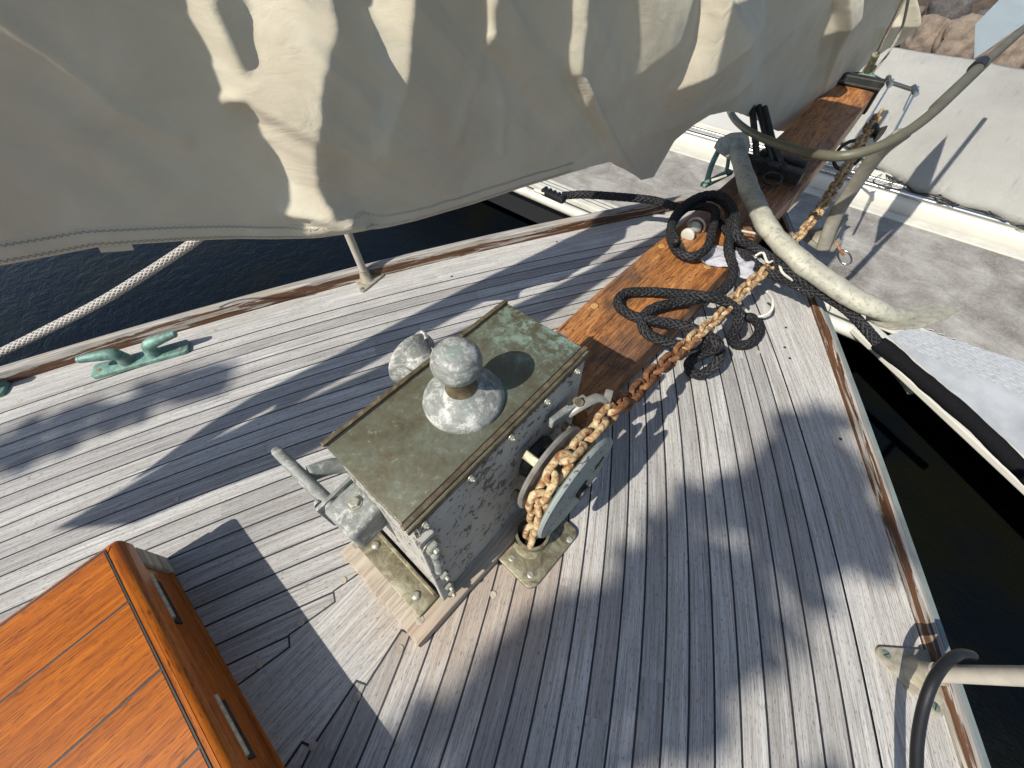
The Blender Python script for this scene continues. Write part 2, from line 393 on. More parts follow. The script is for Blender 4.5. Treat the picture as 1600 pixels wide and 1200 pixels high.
def m_water():
    t = NT('harbour_water'); ob = t.co('Object', (1, 1, 1)); a = t.noise(ob, 9, 5, .6, .8); b = t.noise(t.co('Object', (1, 2.2, 1), (0, 0, .6)), 26, 3, .5, 1.2)
    n1 = t.bump(a, .35, .025); n2 = t.bump(b, .3, .008, n1)
    g = t.noise(ob, 1.2, 3); col = t.mix(t.ramp(g, [(.45, 0.), (.65, 1.)]), (.0025, .004, .006), (.005, .0055, .0035))
    m_ = t.fin(col, .03, 0, n2, .18); t.p.inputs['IOR'].default_value = 1.33; return m_
def m_tarp():
    t = NT('white_vinyl_cover'); ob = t.co('Object'); s = t.noise(t.co('Object', (9, 2, 9)), 1, 6, .7, .6); b = t.noise(ob, 2.4, 5, .6); d = t.noise(t.co('Object', (30, 5, 8)), 1, 5, .7)
    col = t.mix(t.ramp(b, [(.35, 0.), (.7, .6)]), (.54, .53, .485), (.43, .415, .37)); col = t.mix(t.ramp(d, [(.6, 0.), (.76, .55)]), col, (.22, .21, .185))
    return t.fin(col, .6, 0, t.bump(s, .5, .02), .4)
def m_rock(i):
    t = NT('rock'); ob = t.co('Object'); v = t.noise(ob, 9, 8, .7, .4); f = t.noise(ob, 40, 5, .75)
    base = [(.17, .135, .11), (.10, .09, .085), (.25, .195, .15)][i]
    col = t.mix(t.ramp(v, [(.35, 0.), (.7, 1.)]), base, tuple(c * .5 for c in base)); col = t.mix(t.ramp(f, [(.55, 0.), (.75, .5)]), col, (.33, .30, .25))
    return t.fin(col, .9, 0, t.bump(t.mix(.5, v, f), .8, .02), .2)

M = dict(deck=m_deck(), pad=m_grey_teak(), rail=m_rail(), sprit=m_sprit(), varnish=m_varnish(), caulk=m_caulk(), bronze=m_bronze(), trim=m_trim(),
    flaked=m_flaked(), gw=m_greywhite(), gd=m_greywhite('worn_dark_grey_metal', .53), brass=m_brass(), verd=m_verdigris(), galv=m_galv(), chain=m_chain(), canvas=m_canvas(),
    brope=m_rope('black_braided_rope', (.0015, .0015, .002), (.017, .0165, .018), .8, True, (.055, .053, .051)),
    wrope=m_rope('grey_braided_rope', (.20, .18, .155), (.46, .43, .39), .8),
    concrete=m_concrete(), plate=m_plate(), alu=m_plain('dull_aluminium', (.47, .48, .48), .5, .15, .15, 5, .2), water=m_water(), tarp=m_tarp(), rock=[m_rock(i) for i in range(3)],
    white=m_plain('cream_white_plastic', (.56, .54, .46), .4, 0, .12, 8), black=m_plain('black_rubber', (.012, .012, .013), .45, 0, .1, 60),
    sleeve=m_plain('black_chafe_fabric', (.008, .008, .009), .95, 0, .2, 200, .9, spec=.1),
    steel=m_plain('stainless_steel', (.62, .61, .58), .22, 1, .1, 12, .05), tube=m_plain('olive_painted_tube', (.12, .112, .075), .5, .1, .12, 25),
    stan=m_plain('beige_painted_tube', (.40, .365, .30), .5, 0, .08, 30), leg=m_plain('grey_brown_leg_paint', (.27, .25, .20), .6, .1, .15, 30, .3), stanbase=m_plain('worn_stanchion_base', (.42, .39, .32), .45, .3, .2, 45, .4, (.24, .20, .12)),
    screw=m_plain('bronze_screw', (.30, .36, .27), .4, .6, .25, 90, .3), nut=m_plain('dull_nut', (.46, .44, .36), .45, .5, .3, 120, .4, (.20, .22, .17)),
    bung=m_plain('golden_wood_bung', (.50, .30, .10), .5, 0, .2, 90), bungg=m_grey_teak('pale_wood_bung', .0, 0), dark=m_plain('dark_weathered_metal', (.05, .05, .045), .5, .5, .3, 40, .4),
    greyedge=m_plain('blue_grey_strake', (.135, .165, .165), .5, .1, .2, 14, .3, (.21, .235, .215)), hull=m_plain('dark_blue_hull_paint', (.012, .017, .028), .3),
    cloth=m_plain('white_rag', (.70, .70, .74), .85, 0, .06, 30, .5), panel=m_plain('pale_blue_panel', (.52, .60, .62), .5, 0, .04, 6, .1),
    gel=m_plain('white_gelcoat', (.56, .54, .47), .3, 0, .05, 3, .05), grass=m_plain('dry_grass', (.24, .26, .06), .8, 0, .2, 20, 0, (.34, .28, .10)),
    drum=m_plain('grey_drum_metal', (.33, .32, .285), .45, .4, .3, 35, .4, (.20, .19, .165)), disc=m_flaked('blue_grey_disc_paint', .5, (.25, .29, .27)),
    green=m_plain('dark_green_rubber', (.02, .045, .04), .5), earth=m_plain('shore_earth', (.07, .05, .035), .95, 0, .3, 10, .8), sail=m_plain('blocker_cloth', (.5, .48, .42), .8))  # the last cloth is only for the added sun blocker above the cover

# ------------------------------------------------------------------ deck edge curves
XC = -.335
def fit(pts):
    Y = np.array([p[1] for p in pts]); X = np.array([p[0] for p in pts]); return np.polyfit(Y, X, 2)
def fx(f, y): return float(np.polyval(f, y))
fp_cov = fit([at(*p) for p in [(0, 649), (100, 612), (200, 578), (300, 546), (400, 518), (560, 476), (760, 425), (960, 382)]])
fp_in = fit([at(*p) for p in [(0, 604), (350, 500), (560, 442), (605, 427), (785, 385), (960, 350), (1060, 327)]])
fs_cov = fit([at(*p) for p in [(1381, 1200), (1318, 925), (1300, 860), (1234, 600), (1200, 530), (1187, 490)]])
fs_in = fit([at(*p) for p in [(1499, 1200), (1437, 1000), (1408, 900), (1372, 800), (1340, 700), (1309, 600), (1262, 470)]])
PITCH = .0477; GAP = .0044
def curve(f, y0=-1.9, y1=2.35, n=140):
    return [V(fx(f, y0 + (y1 - y0) * i / n), y0 + (y1 - y0) * i / n, 0) for i in range(n + 1)]
def offset(cv, d, side):
    """offset polyline towards the centreline by d; side=+1 port curve (inward = +X)"""
    out = []
    for i, p in enumerate(cv):
        t = (cv[min(i + 1, len(cv) - 1)] - cv[max(i - 1, 0)]).normalized()
        n_ = V(t.y, -t.x, 0) * side
        out.append(p + n_ * d)
    return out
deck = thing('deck', 'weathered silver teak foredeck with black caulked seams', 'deck', kind='structure')
del deck['category']
# planks -------------------------------------------------------------
def strip(bm, A, B, tone, uoff, z=0., side_drop=.0006):
    uvl = bm.loops.layers.uv.active; tl = bm.verts.layers.float.get('tone') or bm.verts.layers.float.new('tone')
    va = [bm.verts.new((p.x, p.y, z)) for p in A]; vb = [bm.verts.new((p.x, p.y, z)) for p in B]
    wa = [bm.verts.new((p.x, p.y, z - side_drop)) for p in A]; wb = [bm.verts.new((p.x, p.y, z - side_drop)) for p in B]
    for v in va + vb + wa + wb: v[tl] = tone
    s = 0
    for i in range(len(A) - 1):
        s2 = s + (A[i + 1] - A[i]).length; w_ = (B[i] - A[i]).length
        for q, vv in (((va[i], vb[i], vb[i + 1], va[i + 1]), (uoff, uoff + w_)), ((wa[i], va[i], va[i + 1], wa[i + 1]), (uoff - .004, uoff)), ((vb[i], wb[i], wb[i + 1], vb[i + 1]), (uoff + w_, uoff + w_ + .004))):
            f = bm.faces.new(q)
            for l, uv in zip(f.loops, ((s, vv[0]), (s, vv[1]), (s2, vv[1]), (s2, vv[0]))): l[uvl].uv = (uv[0] + uoff * 7, uv[1])
        s = s2
def clip_pair(A, B, side):
    """keep only the stretch of the plank outboard of the centreline"""
    a, b = [], []
    for p, q in zip(A, B):
        m = (p + q) * .5
        if side * (XC - m.x) > -.012: a.append(p); b.append(q)
    return a, b
bm = new()
for side, fc in ((1, fp_cov), (-1, fs_cov)):
    base = curve(fc)
    for k in range(26):
        A = offset(base, k * PITCH + GAP / 2, side); B = offset(base, (k + 1) * PITCH - GAP / 2, side)
        A, B = clip_pair(A, B, side)
        if len(A) < 3: continue
        # two butt joints per plank, each length its own tone
        cuts = sorted(random.sample(range(10, len(A) - 3), 2)) if len(A) > 40 else []
        idx = [0] + cuts + [len(A) - 1]
        for s0, s1 in zip(idx[:-1], idx[1:]):
            if s1 - s0 < 2: continue
            P_, Q_ = A[s0:s1 + 1], B[s0:s1 + 1]
            if side == -1: P_, Q_ = Q_, P_
            strip(bm, P_, Q_, random.random(), random.random() * 40 + k, 0)
            if False: pass
obj('planking', bm, M['deck'], deck)
# caulking bed, 1 mm below the plank tops
bm = new()
cp, cs = curve(fp_cov), curve(fs_cov)
va = [bm.verts.new((p.x, p.y, -.0004)) for p in cp if p.x < XC + .1]; vb = [bm.verts.new((p.x, p.y, -.0004)) for p in cs if p.x > XC - .1]
n_ = min(len(va), len(vb))
for i in range(n_ - 1): bm.faces.new((va[i], vb[i], vb[i + 1], va[i + 1]))
obj('caulking', bm, M['caulk'], deck)
# covering boards
bm = new()
for side, fc, fi in ((1, fp_cov, fp_in), (-1, fs_cov, fs_in)):
    A = curve(fi); B = offset(curve(fc), -GAP / 2, side)
    A = offset(A, -.03, side)
    keep = [i for i in range(len(A)) if side * (XC - B[i].x) > .0]
    cut = [0, int(len(keep) * .34), int(len(keep) * .71), len(keep) - 1] if side == 1 else [0, int(len(keep) * .52), len(keep) - 1]
    for s0, s1 in zip(cut[:-1], cut[1:]):
        P_ = [A[i] for i in keep[s0:s1 + 1]]; Q_ = [B[i] for i in keep[s0:s1 + 1]]
        if side == -1: P_, Q_ = Q_, P_
        strip(bm, P_, Q_, random.uniform(.7, 1), random.random() * 40, 0.0003)
obj('covering_board', bm, M['deck'], deck)
# king plank with nibs
def seam_hits(fc, side, X):
    out = []; base = curve(fc)
    for k in range(1, 30):
        cv = offset(base, k * PITCH, side)
        for p, q in zip(cv[:-1], cv[1:]):
            if (p.x - X) * (q.x - X) <= 0 and -1.4 < p.y < .06:
                out.append(p.y + (q.y - p.y) * (X - p.x) / (q.x - p.x)); break
    return sorted(out)
pl = [V(-.422, -1.5, 0)]
for y in seam_hits(fp_cov, 1, -.422): pl += [V(-.401, y - .010, 0), V(-.422, y, 0)]
pl += [V(-.401, .1, 0), V(-.251, .1, 0)]
for y in reversed(seam_hits(fs_cov, -1, -.230)): pl += [V(-.230, y, 0), V(-.251, y - .010, 0)]
pl += [V(-.230, -1.5, 0)]
def poly_obj(pts, z, mat, name, grow=0, tone=.8, parent=deck, ang=0.):
    bm = new(); uvl = bm.loops.layers.uv.active; tl = bm.verts.layers.float.new('tone')
    c = sum(pts, V(0, 0, 0)) / len(pts); out = []
    n = len(pts)
    for i, p in enumerate(pts):
        a = (p - pts[i - 1]).normalized(); b = (pts[(i + 1) % n] - p).normalized()
        na = V(a.y, -a.x, 0); nb = V(b.y, -b.x, 0); m = (na + nb); m = m.normalized() / max(.5, m.normalized().dot(na)) if m.length > .1 else na
        out.append(p - m * grow)
    vs = [bm.verts.new((p.x, p.y, z)) for p in out]
    for v in vs: v[tl] = tone
    f = bm.faces.new(vs)
    if f.normal.z < 0: f.normal_flip()
    f.normal_update()
    if f.calc_area() and f.normal.z < 0: f.normal_flip()
    ca, sa = math.cos(ang), math.sin(ang)
    for l in f.loops: l[uvl].uv = (l.vert.co.y * ca - l.vert.co.x * sa + 5, l.vert.co.x * ca + l.vert.co.y * sa + 9)
    return obj(name, bm, mat, parent)
poly_obj(pl, .0006, M['caulk'], 'king_plank_seam', .0042)
poly_obj(pl, .0012, M['deck'], 'king_plank', 0, .75)
# bungs and little repairs in the deck
def bung(p, r, mat, name='wood_bung', z=0., parent=deck, h=.0007):
    b = new(); lathe(b, V(p[0], p[1], z), V(0, 0, 1), [(r, -.001), (r, h), (r * .9, h + .0003), (0, h + .0003)], 20)
    return obj(name, b, mat, parent)
for (x, y) in [(537, 907), (471, 972), (406, 1038), (625, 1014), (558, 1089), (489, 1165), (771, 929), (275, 782)]:
    bung(at(x, y), .0075, M['bungg'], z=.0013, h=.0002)
for (x, y) in [(1275, 672), (1283, 704), (1317, 704), (1310, 805), (1395, 918), (31, 627), (396, 511), (500, 481), (337, 516), (1180, 520), (1185, 550)]:
    bung(at(x, y), .0072, M['bungg'], z=.0001, h=.0004)
for (x, y) in [(1313, 686), (1228, 512), (1226, 543), (1234, 560), (706, 432), (870, 378)]:
    bung(at(x, y), .0045, M['dark'], 'screw_hole', z=.0006, h=.0002)

# ------------------------------------------------------------------ toe rails (swept section) and hull
def sweep_section(bm, base, side, sec, tones, keep=lambda p: True):
    """sec: list of (outboard offset, z); base curve = inner foot"""
    uvl = bm.loops.layers.uv.active; tl = bm.verts.layers.float.get('tone') or bm.verts.layers.float.new('tone')
    cvs = [offset(base, -o, side) for (o, z) in sec]; idx = [i for i, p in enumerate(base) if keep(p)]
    cols = []
    for j, (o, z) in enumerate(sec):
        col = []
        for i in idx:
            v = bm.verts.new((cvs[j][i].x, cvs[j][i].y, z)); v[tl] = tones[j]; col.append(v)
        cols.append(col)
    n = len(sec); s = 0
    per = [0]
    for j in range(n): per.append(per[-1] + math.hypot(sec[(j + 1) % n][0] - sec[j][0], sec[(j + 1) % n][1] - sec[j][1]))
    fs = []
    for i in range(len(idx) - 1):
        s2 = s + (base[idx[i + 1]] - base[idx[i]]).length
        for j in range(n):
            k = (j + 1) % n
            f = bm.faces.new((cols[j][i], cols[k][i], cols[k][i + 1], cols[j][i + 1])); fs.append(f); f.smooth = True
            for l, uv in zip(f.loops, ((s, per[j]), (s, per[j + 1]), (s2, per[j + 1]), (s2, per[j]))): l[uvl].uv = uv
        s = s2
    for e in (0, -1):
        try: bm.faces.new([c[e] for c in cols])
        except ValueError: pass
    bmesh.ops.recalc_face_normals(bm, faces=bm.faces[:])
pin, sin_ = curve(fp_in), curve(fs_in)
bm = new()
sweep_section(bm, pin, 1, [(0, -.002), (.002, .012), (.009, .036), (.014, .043), (.028, .047), (.040, .043), (.046, .034), (.052, -.03)], [.36, .40, .30, .05, -.2, -.3, -.3, -.3], lambda p: p.x < XC - .03)
o = obj('toe_rail', bm, M['rail'], None, True, 45); tag(o, 'low wooden toe rail with peeling brown varnish along the port edge, behind the green cleat', 'toe rail', 'toe rails')
bm = new()
sweep_section(bm, sin_, -1, [(0, -.002), (.003, .006), (.006, .018), (.012, .022), (.022, .022), (.029, .017), (.030, -.03)], [.34, .40, .36, .26, .1, -.05, -.2], lambda p: p.x > XC + .03)
o = obj('toe_rail', bm, M['rail'], None, True, 45); tag(o, 'low wooden toe rail with peeling brown varnish along the right deck edge over dark water', 'toe rail', 'toe rails')
bm = new()
sweep_section(bm, sin_, -1, [(.031, -.03), (.031, .006), (.036, .011), (.046, .010), (.053, .002), (.055, -.05), (.04, -.06)], [0] * 7, lambda p: p.x > XC + .02)
o = obj('rub_strake', bm, M['greyedge'], None, True, 40); tag(o, 'blue-grey rubbing strake outside the right-hand toe rail', 'rubbing strake')
bm = new()
zs = [(-.012, .0), (.02, -.05), (.0, -.10), (-.05, -.3), (-.14, -.6), (-.28, -.9), (-.5, -1.3)]
for side, cv in ((1, pin), (-1, sin_)):
    cols = []
    for (o_, z) in zs:
        c2 = offset(cv, -(.035 + o_), side); cols.append([bm.verts.new((p.x if side * (XC - p.x) > 0 else XC, p.y, z)) for p in c2])
    for a, b in zip(cols[:-1], cols[1:]):
        for i in range(len(a) - 1):
            f = bm.faces.new((a[i], a[i + 1], b[i + 1], b[i]) if side == 1 else (a[i], b[i], b[i + 1], a[i + 1])); f.smooth = True
o = obj('hull', bm, M['hull'], None, True, 60); o['kind'] = 'structure'; o['label'] = 'dark hull of the wooden sailing boat below the deck edge'

# ------------------------------------------------------------------ water, shore
bm = new(); bmesh.ops.create_grid(bm, x_segments=1, y_segments=1, size=150)
o = obj('water', bm, M['water']); o.location = (0, 40, -1.15); tag(o, 'dark still harbour water between the boat and the pontoon', None, None, 'structure')
# slope of the bank, from the water up, far side
bm = new(); uvn = 40
rows = []
for j in range(26):
    y = 7.6 + j * 1.0; row = []
    for i in range(61):
        x = -30 + i; zz = -1.45 + (j * .42 if j < 5 else 1.7 + (j - 4) * .3) + noise.noise(V(x * .6, y * .6, 0)) * .15
        row.append(bm.verts.new((x, y, zz)))
    rows.append(row)
for a, b in zip(rows[:-1], rows[1:]):
    for i in range(60): bm.faces.new((a[i], a[i + 1], b[i + 1], b[i])).smooth = True
o = obj('shore', bm, M['earth'], None, True); tag(o, 'earth bank rising behind the rocks', None, None, 'structure')
def rock(c, size, mi, label, seed):
    bm = new(); bmesh.ops.create_icosphere(bm, subdivisions=4, radius=1)
    for v in bm.verts:
        n0 = v.co.copy()
        m = max(abs(n0.x), abs(n0.y), abs(n0.z)); k = (1 / m) * .55 + .45
        q = n0 * k
        q = V(q.x * size[0], q.y * size[1], q.z * size[2])
        q += n0 * (noise.noise(n0 * 1.3 + V(seed, 0, 0)) * .25 * min(size) + noise.noise(n0 * 4 + V(seed, 3, 0)) * .09 * min(size) + noise.noise(n0 * 11 + V(seed, 5, 0)) * .04 * min(size))
        v.co = q
    o = obj('rock', bm, M['rock'][mi], None, True, 50); o.location = c; o.rotation_euler = (random.uniform(-.2, .2), random.uniform(-.2, .2), random.uniform(-.5, .5))
    tag(o, label, 'rock', 'rocks of the bank')

# ------------------------------------------------------------------ pontoon, gusset, finger
DZ = -.6
pont = thing('pontoon', 'grey concrete pontoon with cream edge fender ahead of the bow', 'pontoon', (0, 3, DZ))
d0, d1 = at(870, 300, DZ), at(1340, 540, DZ)          # near edge of the concrete
YN = 2.60; YF = 3.66
bm = new(); box(bm, (0, (YN + YF) / 2, DZ - .12), (40, YF - YN, .24), bev=.01)
obj('concrete_deck', bm, M['concrete'], pont)
bm = new(); box(bm, (0, YN - .07, DZ - .02), (40, .135, .05), bev=.008)
obj('edge_trim', bm, M['white'], pont)
bm = new(); box(bm, (0, YN - .16, DZ - .045), (40, .045, .03), bev=.006)
obj('edge_groove', bm, M['green'], pont)
bm = new(); tube(bm, smooth_path([V(-20, YN - .225, DZ - .03), V(-5, YN - .225, DZ - .03), V(.3, YN - .225, DZ - .03), V(.50, YN - .25, DZ - .04), V(.64, YN - .32, DZ - .06), V(.74, YN - .40, DZ - .075)], .05, None), .036, 16)
obj('edge_fender', bm, M['white'], pont, True)
bm = new(); box(bm, (-9.8, YN - .12, DZ - .2), (20, .05, .22))
obj('fascia', bm, M['caulk'], pont)
bm = new(); box(bm, (0, YF + .05, DZ - .02), (40, .09, .05), bev=.008)
obj('edge_trim', bm, M['white'], pont)
bm = new(); box(bm, (0, YN - .045, DZ + .0055), (40, .004, .003)); box(bm, (0, YN - .085, DZ + .0055), (40, .004, .003)); obj('edge_joint', bm, M['dark'], pont)
# white tubular finger edge running away to the lower right, and tread plate gusset
g0, g1 = at(1325, 512, DZ), at(1640, 805, DZ)
dr = (g1 - g0).normalized(); nr = V(dr.y, -dr.x, 0)
if nr.y < 0: nr = -nr
gus = thing('walkway_plate', 'triangular aluminium tread plate bolted in the pontoon corner', 'tread plate', g0)
bm = new(); c2 = at(1405, 528, DZ); c3 = V(4.5, c2.y + .05, DZ)
pl2 = [g0 + nr * .13 + dr * .02, g0 + dr * 3.0 + nr * .13, V(4.5, 2.375, DZ), V(g0.x + .16, 2.375, DZ)]
prism(bm, [(p.x, p.y) for p in pl2], DZ + .003, DZ + .012)
obj('plain_plate', bm, M['alu'], gus)
bm = new(); prism(bm, [(.50, 2.38), (4.5, 2.38), (4.5, 2.66), (1.07, 2.63), (.80, 2.585), (.60, 2.56)], DZ + .006, DZ + .0135); obj('tread_plate', bm, M['plate'], gus)
bm = new()
for i in range(34):
    for j in range(7):
        x = .62 + i * .05 + (j % 2) * .025; y = 2.40 + j * .032
        if y < 2.60 and x < 2.3: box(bm, (x, y, DZ + .0137), (.030, .007, .003), Matrix.Rotation(.35 if (i + j) % 2 else .35, 3, 'Z'), .001, seg=1)
obj('tread_bars', bm, M['alu'], gus)
fin_ = thing('pontoon_edge', 'white moulded corner edge of the pontoon running to the lower right', 'pontoon edge', g0)
bm = new()
def bar(bm, a, b, w_, h_, bev=.004, up=V(0, 0, 1)):
    s, u, d = frame(b - a, up); box(bm, (a + b) * .5, (w_, (b - a).length, h_), basis(s, d, u), bev)
bar(bm, g0 + nr * .085 + dr * .02, g0 + nr * .085 + dr * 3.2, .085, .05, .01); obj('top_rail', bm, M['white'], fin_)
bm = new(); bar(bm, g0 + nr * .012 + dr * .02, g0 + nr * .012 + dr * 3.2, .022, .03, .005); obj('edge_strip', bm, M['gel'], fin_)

# ------------------------------------------------------------------ neighbouring boat with cover
nb = thing('covered_boat', 'white boat under a streaked white vinyl cover beyond the pontoon', 'boat', (0, 4.4, -.8))
bm = new(); box(bm, (0, 5.18, -.82), (16, 2.8, .62), bev=.05, seg=4); obj('hull', bm, M['gel'], nb, True, 40)
for (y, z, r) in ((3.83, -.500, .020), (3.93, -.495, .013)):
    bm = new(); tube(bm, [V(-8 + i, y, z) for i in range(17)], r, 12); obj('rail', bm, M['steel'], nb, True)
bm = new(); box(bm, (0, 4.03, -.50), (16, .04, .04), bev=.01); obj('toe_board', bm, M['gel'], nb)
bm = new(); box(bm, (0, 3.98, -.508), (16, .025, .006)); obj('deck_seam', bm, M['dark'], nb)
# cover: a draped sheet, hem waving
bm = new(); uvl = bm.loops.layers.uv.active
NX, NY = 150, 46; grid = []
cover_x0 = -.62
hemx = [-.8, -.45, -.05, .06, .19, .30, .42, .56, .70, .86, 1.05, 1.3, 1.6, 2.0, 2.5, 3.2, 5]
hemy = [4.8, 4.5, 4.12, 4.03, 3.97, 3.87, 3.93, 3.85, 3.89, 3.80, 3.88, 3.80, 3.87, 3.80, 3.86, 3.8, 3.8]
hem_y = lambda x: float(np.interp(x, hemx, hemy))
for i in range(NX + 1):
    x = cover_x0 + i * 5.0 / NX; col = []
    for j in range(NY + 1):
        t_ = j / NY; h0 = hem_y(x); fl_ = (1 - t_) ** 3
        y = h0 + t_ * (5.02 - h0) + .02 * fl_ * noise.noise(V(x * 6, 0, 0))
        z = -.49 + .50 * t_ ** .62 + .010 * math.sin(x * 7 + t_ * 5 + 2 * noise.noise(V(x, t_, 0))) * (1 - t_) + noise.noise(V(x * 1.6, t_ * 3, 1)) * .05 * (t_ * (1.2 - t_)) + .014 * noise.noise(V(x * 3 - t_ * 5, t_ * 1.0, 7)) + .004 * noise.noise(V(x * 12 - t_ * 8, t_ * 3, 2))
        if t_ > .97: z -= (t_ - .97) * 10
        col.append(bm.verts.new((x, y, z)))
    grid.append(col)
for i in range(NX):
    for j in range(NY): bm.faces.new((grid[i][j], grid[i + 1][j], grid[i + 1][j + 1], grid[i][j + 1])).smooth = True
ex = bmesh.ops.solidify(bm, geom=bm.faces[:], thickness=.004)
obj('boat_cover', bm, M['tarp'], nb, True)
bm = new()
hem = [grid_co for grid_co in []]
tube(bm, smooth_path([V(cover_x0 + i * 5.0 / 60, hem_y(cover_x0 + i * 5.0 / 60) - .006, -.487) for i in range(61)], .03), .006, 8)
obj('hem_cord', bm, M['dark'], nb, True)
for i, x in enumerate((.05, .19, .42, .52, .70, .95, 1.3, 1.7, 2.2)):
    bm = new(); s_ = -1 if i % 2 else 1; hy = hem_y(x)
    tube(bm, smooth_path([V(x, hy, -.48), V(x + .05 * s_, hy - .06, -.485), V(x + .10 * s_, 3.80, -.48), V(x - .02 * s_, 3.84, -.478), V(x + .01, hy, -.485)], .03), .0028, 6)
    obj('lacing', bm, M['dark'], nb, True)

# rocks of the bank (top right)
rk = [((1447, 56), .21, 2, 'rounded tan rock in the front row nearest the sail cover'),
      ((1499, 60), .22, 2, 'rounded tan rock, second in the front row'),
      ((1545, 78), .14, 0, 'small brown rock in the front row between the second tan rock and the blue board'),
      ((1592, 84), .22, 2, 'tan rock in the front row under the pulpit tube'),
      ((1402, 50), .17, 1, 'dark rock in the front row against the sail cover'),
      ((1640, 92), .2, 1, 'dark rock in the front row cut by the right edge'),
      ((1473, 30), .24, 1, 'large dark grey rock behind the gap of the two tan rocks'),
      ((1425, 28), .14, 0, 'small brown rock behind the first tan rock, beside the cover'),
      ((1515, 17), .18, 0, 'grey angular rock to the right of the large dark one'),
      ((1537, 40), .16, 1, 'dark wedge of rock left of the pale blue board'),
      ((1565, 14), .16, 2, 'tan rock above the dark wedge at the top edge'),
      ((1442, 8), .13, 1, 'small dark rock below the grass tuft at the top edge'),
      ((1545, -6), .17, 1, 'dark rock cut by the top edge right of the grass'),
      ((1596, 40), .2, 0, 'brown rock half behind the pale blue board'),
      ((1600, -4), .2, 2, 'tan rock cut by the top right corner'),
      ((1500, -10), .17, 0, 'brown rock right beside the grass tuft, cut by the top edge')]
for i, ((x, y), r_, mi, lb) in enumerate(rk):
    yy = 8.2 + max(0, 62 - y) * .045
    d = ray(x, y); t_ = yy / d[1]; p = V(d[0] * t_, yy, 1 + d[2] * t_)
    rock(p, (r_ * .92, r_ * .95, r_ * .9), mi, lb, i * 7.3)
bm = new()
for i in range(420):
    x_, y_ = random.uniform(1440, 1505), random.uniform(-12, 9); d = ray(x_, y_); t_ = 11.2 / d[1]
    p = V(d[0] * t_, 11.2 + random.uniform(-.2, .3), 1 + d[2] * t_); a = random.uniform(0, 6.28); h = random.uniform(.15, .4)
    q = p + V(math.cos(a) * h * .5, math.sin(a) * h * .5, h); s_ = V(math.sin(a), -math.cos(a), 0) * .018
    bm.faces.new([bm.verts.new(p - s_), bm.verts.new(p + s_), bm.verts.new(q)])
o = obj('grass', bm, M['grass']); tag(o, 'tuft of yellow-green dry grass above the rocks at the top edge', 'grass', None, 'stuff')

# ------------------------------------------------------------------ bowsprit
SZ = .10
bs = thing('bowsprit', 'broad wooden bowsprit with worn orange varnish and grain cracks', 'bowsprit', (XC, .7, 0))
stn = [(.55, -.486, -.236, .098, .0), (.75, -.492, -.233, .10, .0), (1.1, -.487, -.215, .10, .0), (1.5, -.470, -.205, .105, .0), (2.0, -.452, -.196, .125, .01), (2.5, -.430, -.200, .16, .03), (2.9, -.410, -.205, .20, .07), (3.08, -.400, -.210, .215, .09)]
bm = new(); rings = []
def lerp_st(y):
    for a, b in zip(stn[:-1], stn[1:]):
        if a[0] <= y <= b[0]:
            k = (y - a[0]) / (b[0] - a[0]); return [a[i] + (b[i] - a[i]) * k for i in range(5)]
NSP = 160
for i in range(NSP + 1):
    y = .55 + (3.08 - .55) * i / NSP; _, xl, xr, zt, zb = lerp_st(y); r = .012
    sec = [(xl, zb), (xl, zt - r), (xl + r * .3, zt - r * .3), (xl + r, zt)] + [(xl + r + (xr - xl - 2 * r) * k / 8, zt + .0035 * math.sin(PI * k / 8)) for k in range(1, 8)] + [(xr - r, zt), (xr - r * .3, zt - r * .3), (xr, zt - r), (xr, zb)]
    rings.append([bm.verts.new((x + noise.noise(V(x * 5, y * 6, z)) * .003, y, z + noise.noise(V(x * 22, y * 3, 4)) * .0016)) for x, z in sec])
for a, b in zip(rings[:-1], rings[1:]):
    for k in range(len(a)): bm.faces.new((a[k], b[k], b[(k + 1) % len(a)], a[(k + 1) % len(a)])).smooth = True
bm.faces.new(rings[0]); bm.faces.new(list(reversed(rings[-1]))); bmesh.ops.recalc_face_normals(bm, faces=bm.faces[:])
obj('spar', bm, M['sprit'], bs, True, 50)
for (x, y) in [(929, 478), (1034, 385), (1105, 417)]:
    p = at(x, y, .104); b = new(); lathe(b, p - V(0, 0, .003), V(0, 0, 1), [(.012, 0), (.012, .0042), (.0105, .0048), (0, .0048)], 24); obj('wood_bung', b, M['bung'], bs)
# end fitting
bm = new(); box(bm, (-.305, 3.10, .175), (.215, .05, .15), bev=.006); box(bm, (-.305, 3.075, .226), (.225, .10, .012), bev=.004)
prism(bm, [(-.41, 3.12), (-.20, 3.12), (-.22, 3.21), (-.27, 3.26), (-.34, 3.26), (-.39, 3.21)], .12, .228, None, .006)
obj('end_cap', bm, M['dark'], bs)
bm = new(); lathe(bm, V(-.295, 3.17, .228), V(0, 0, 1), [(.045, 0), (.045, .01), (.03, .02), (.02, .026), (0, .028)], 8); obj('cap_boss', bm, M['verd'], bs)

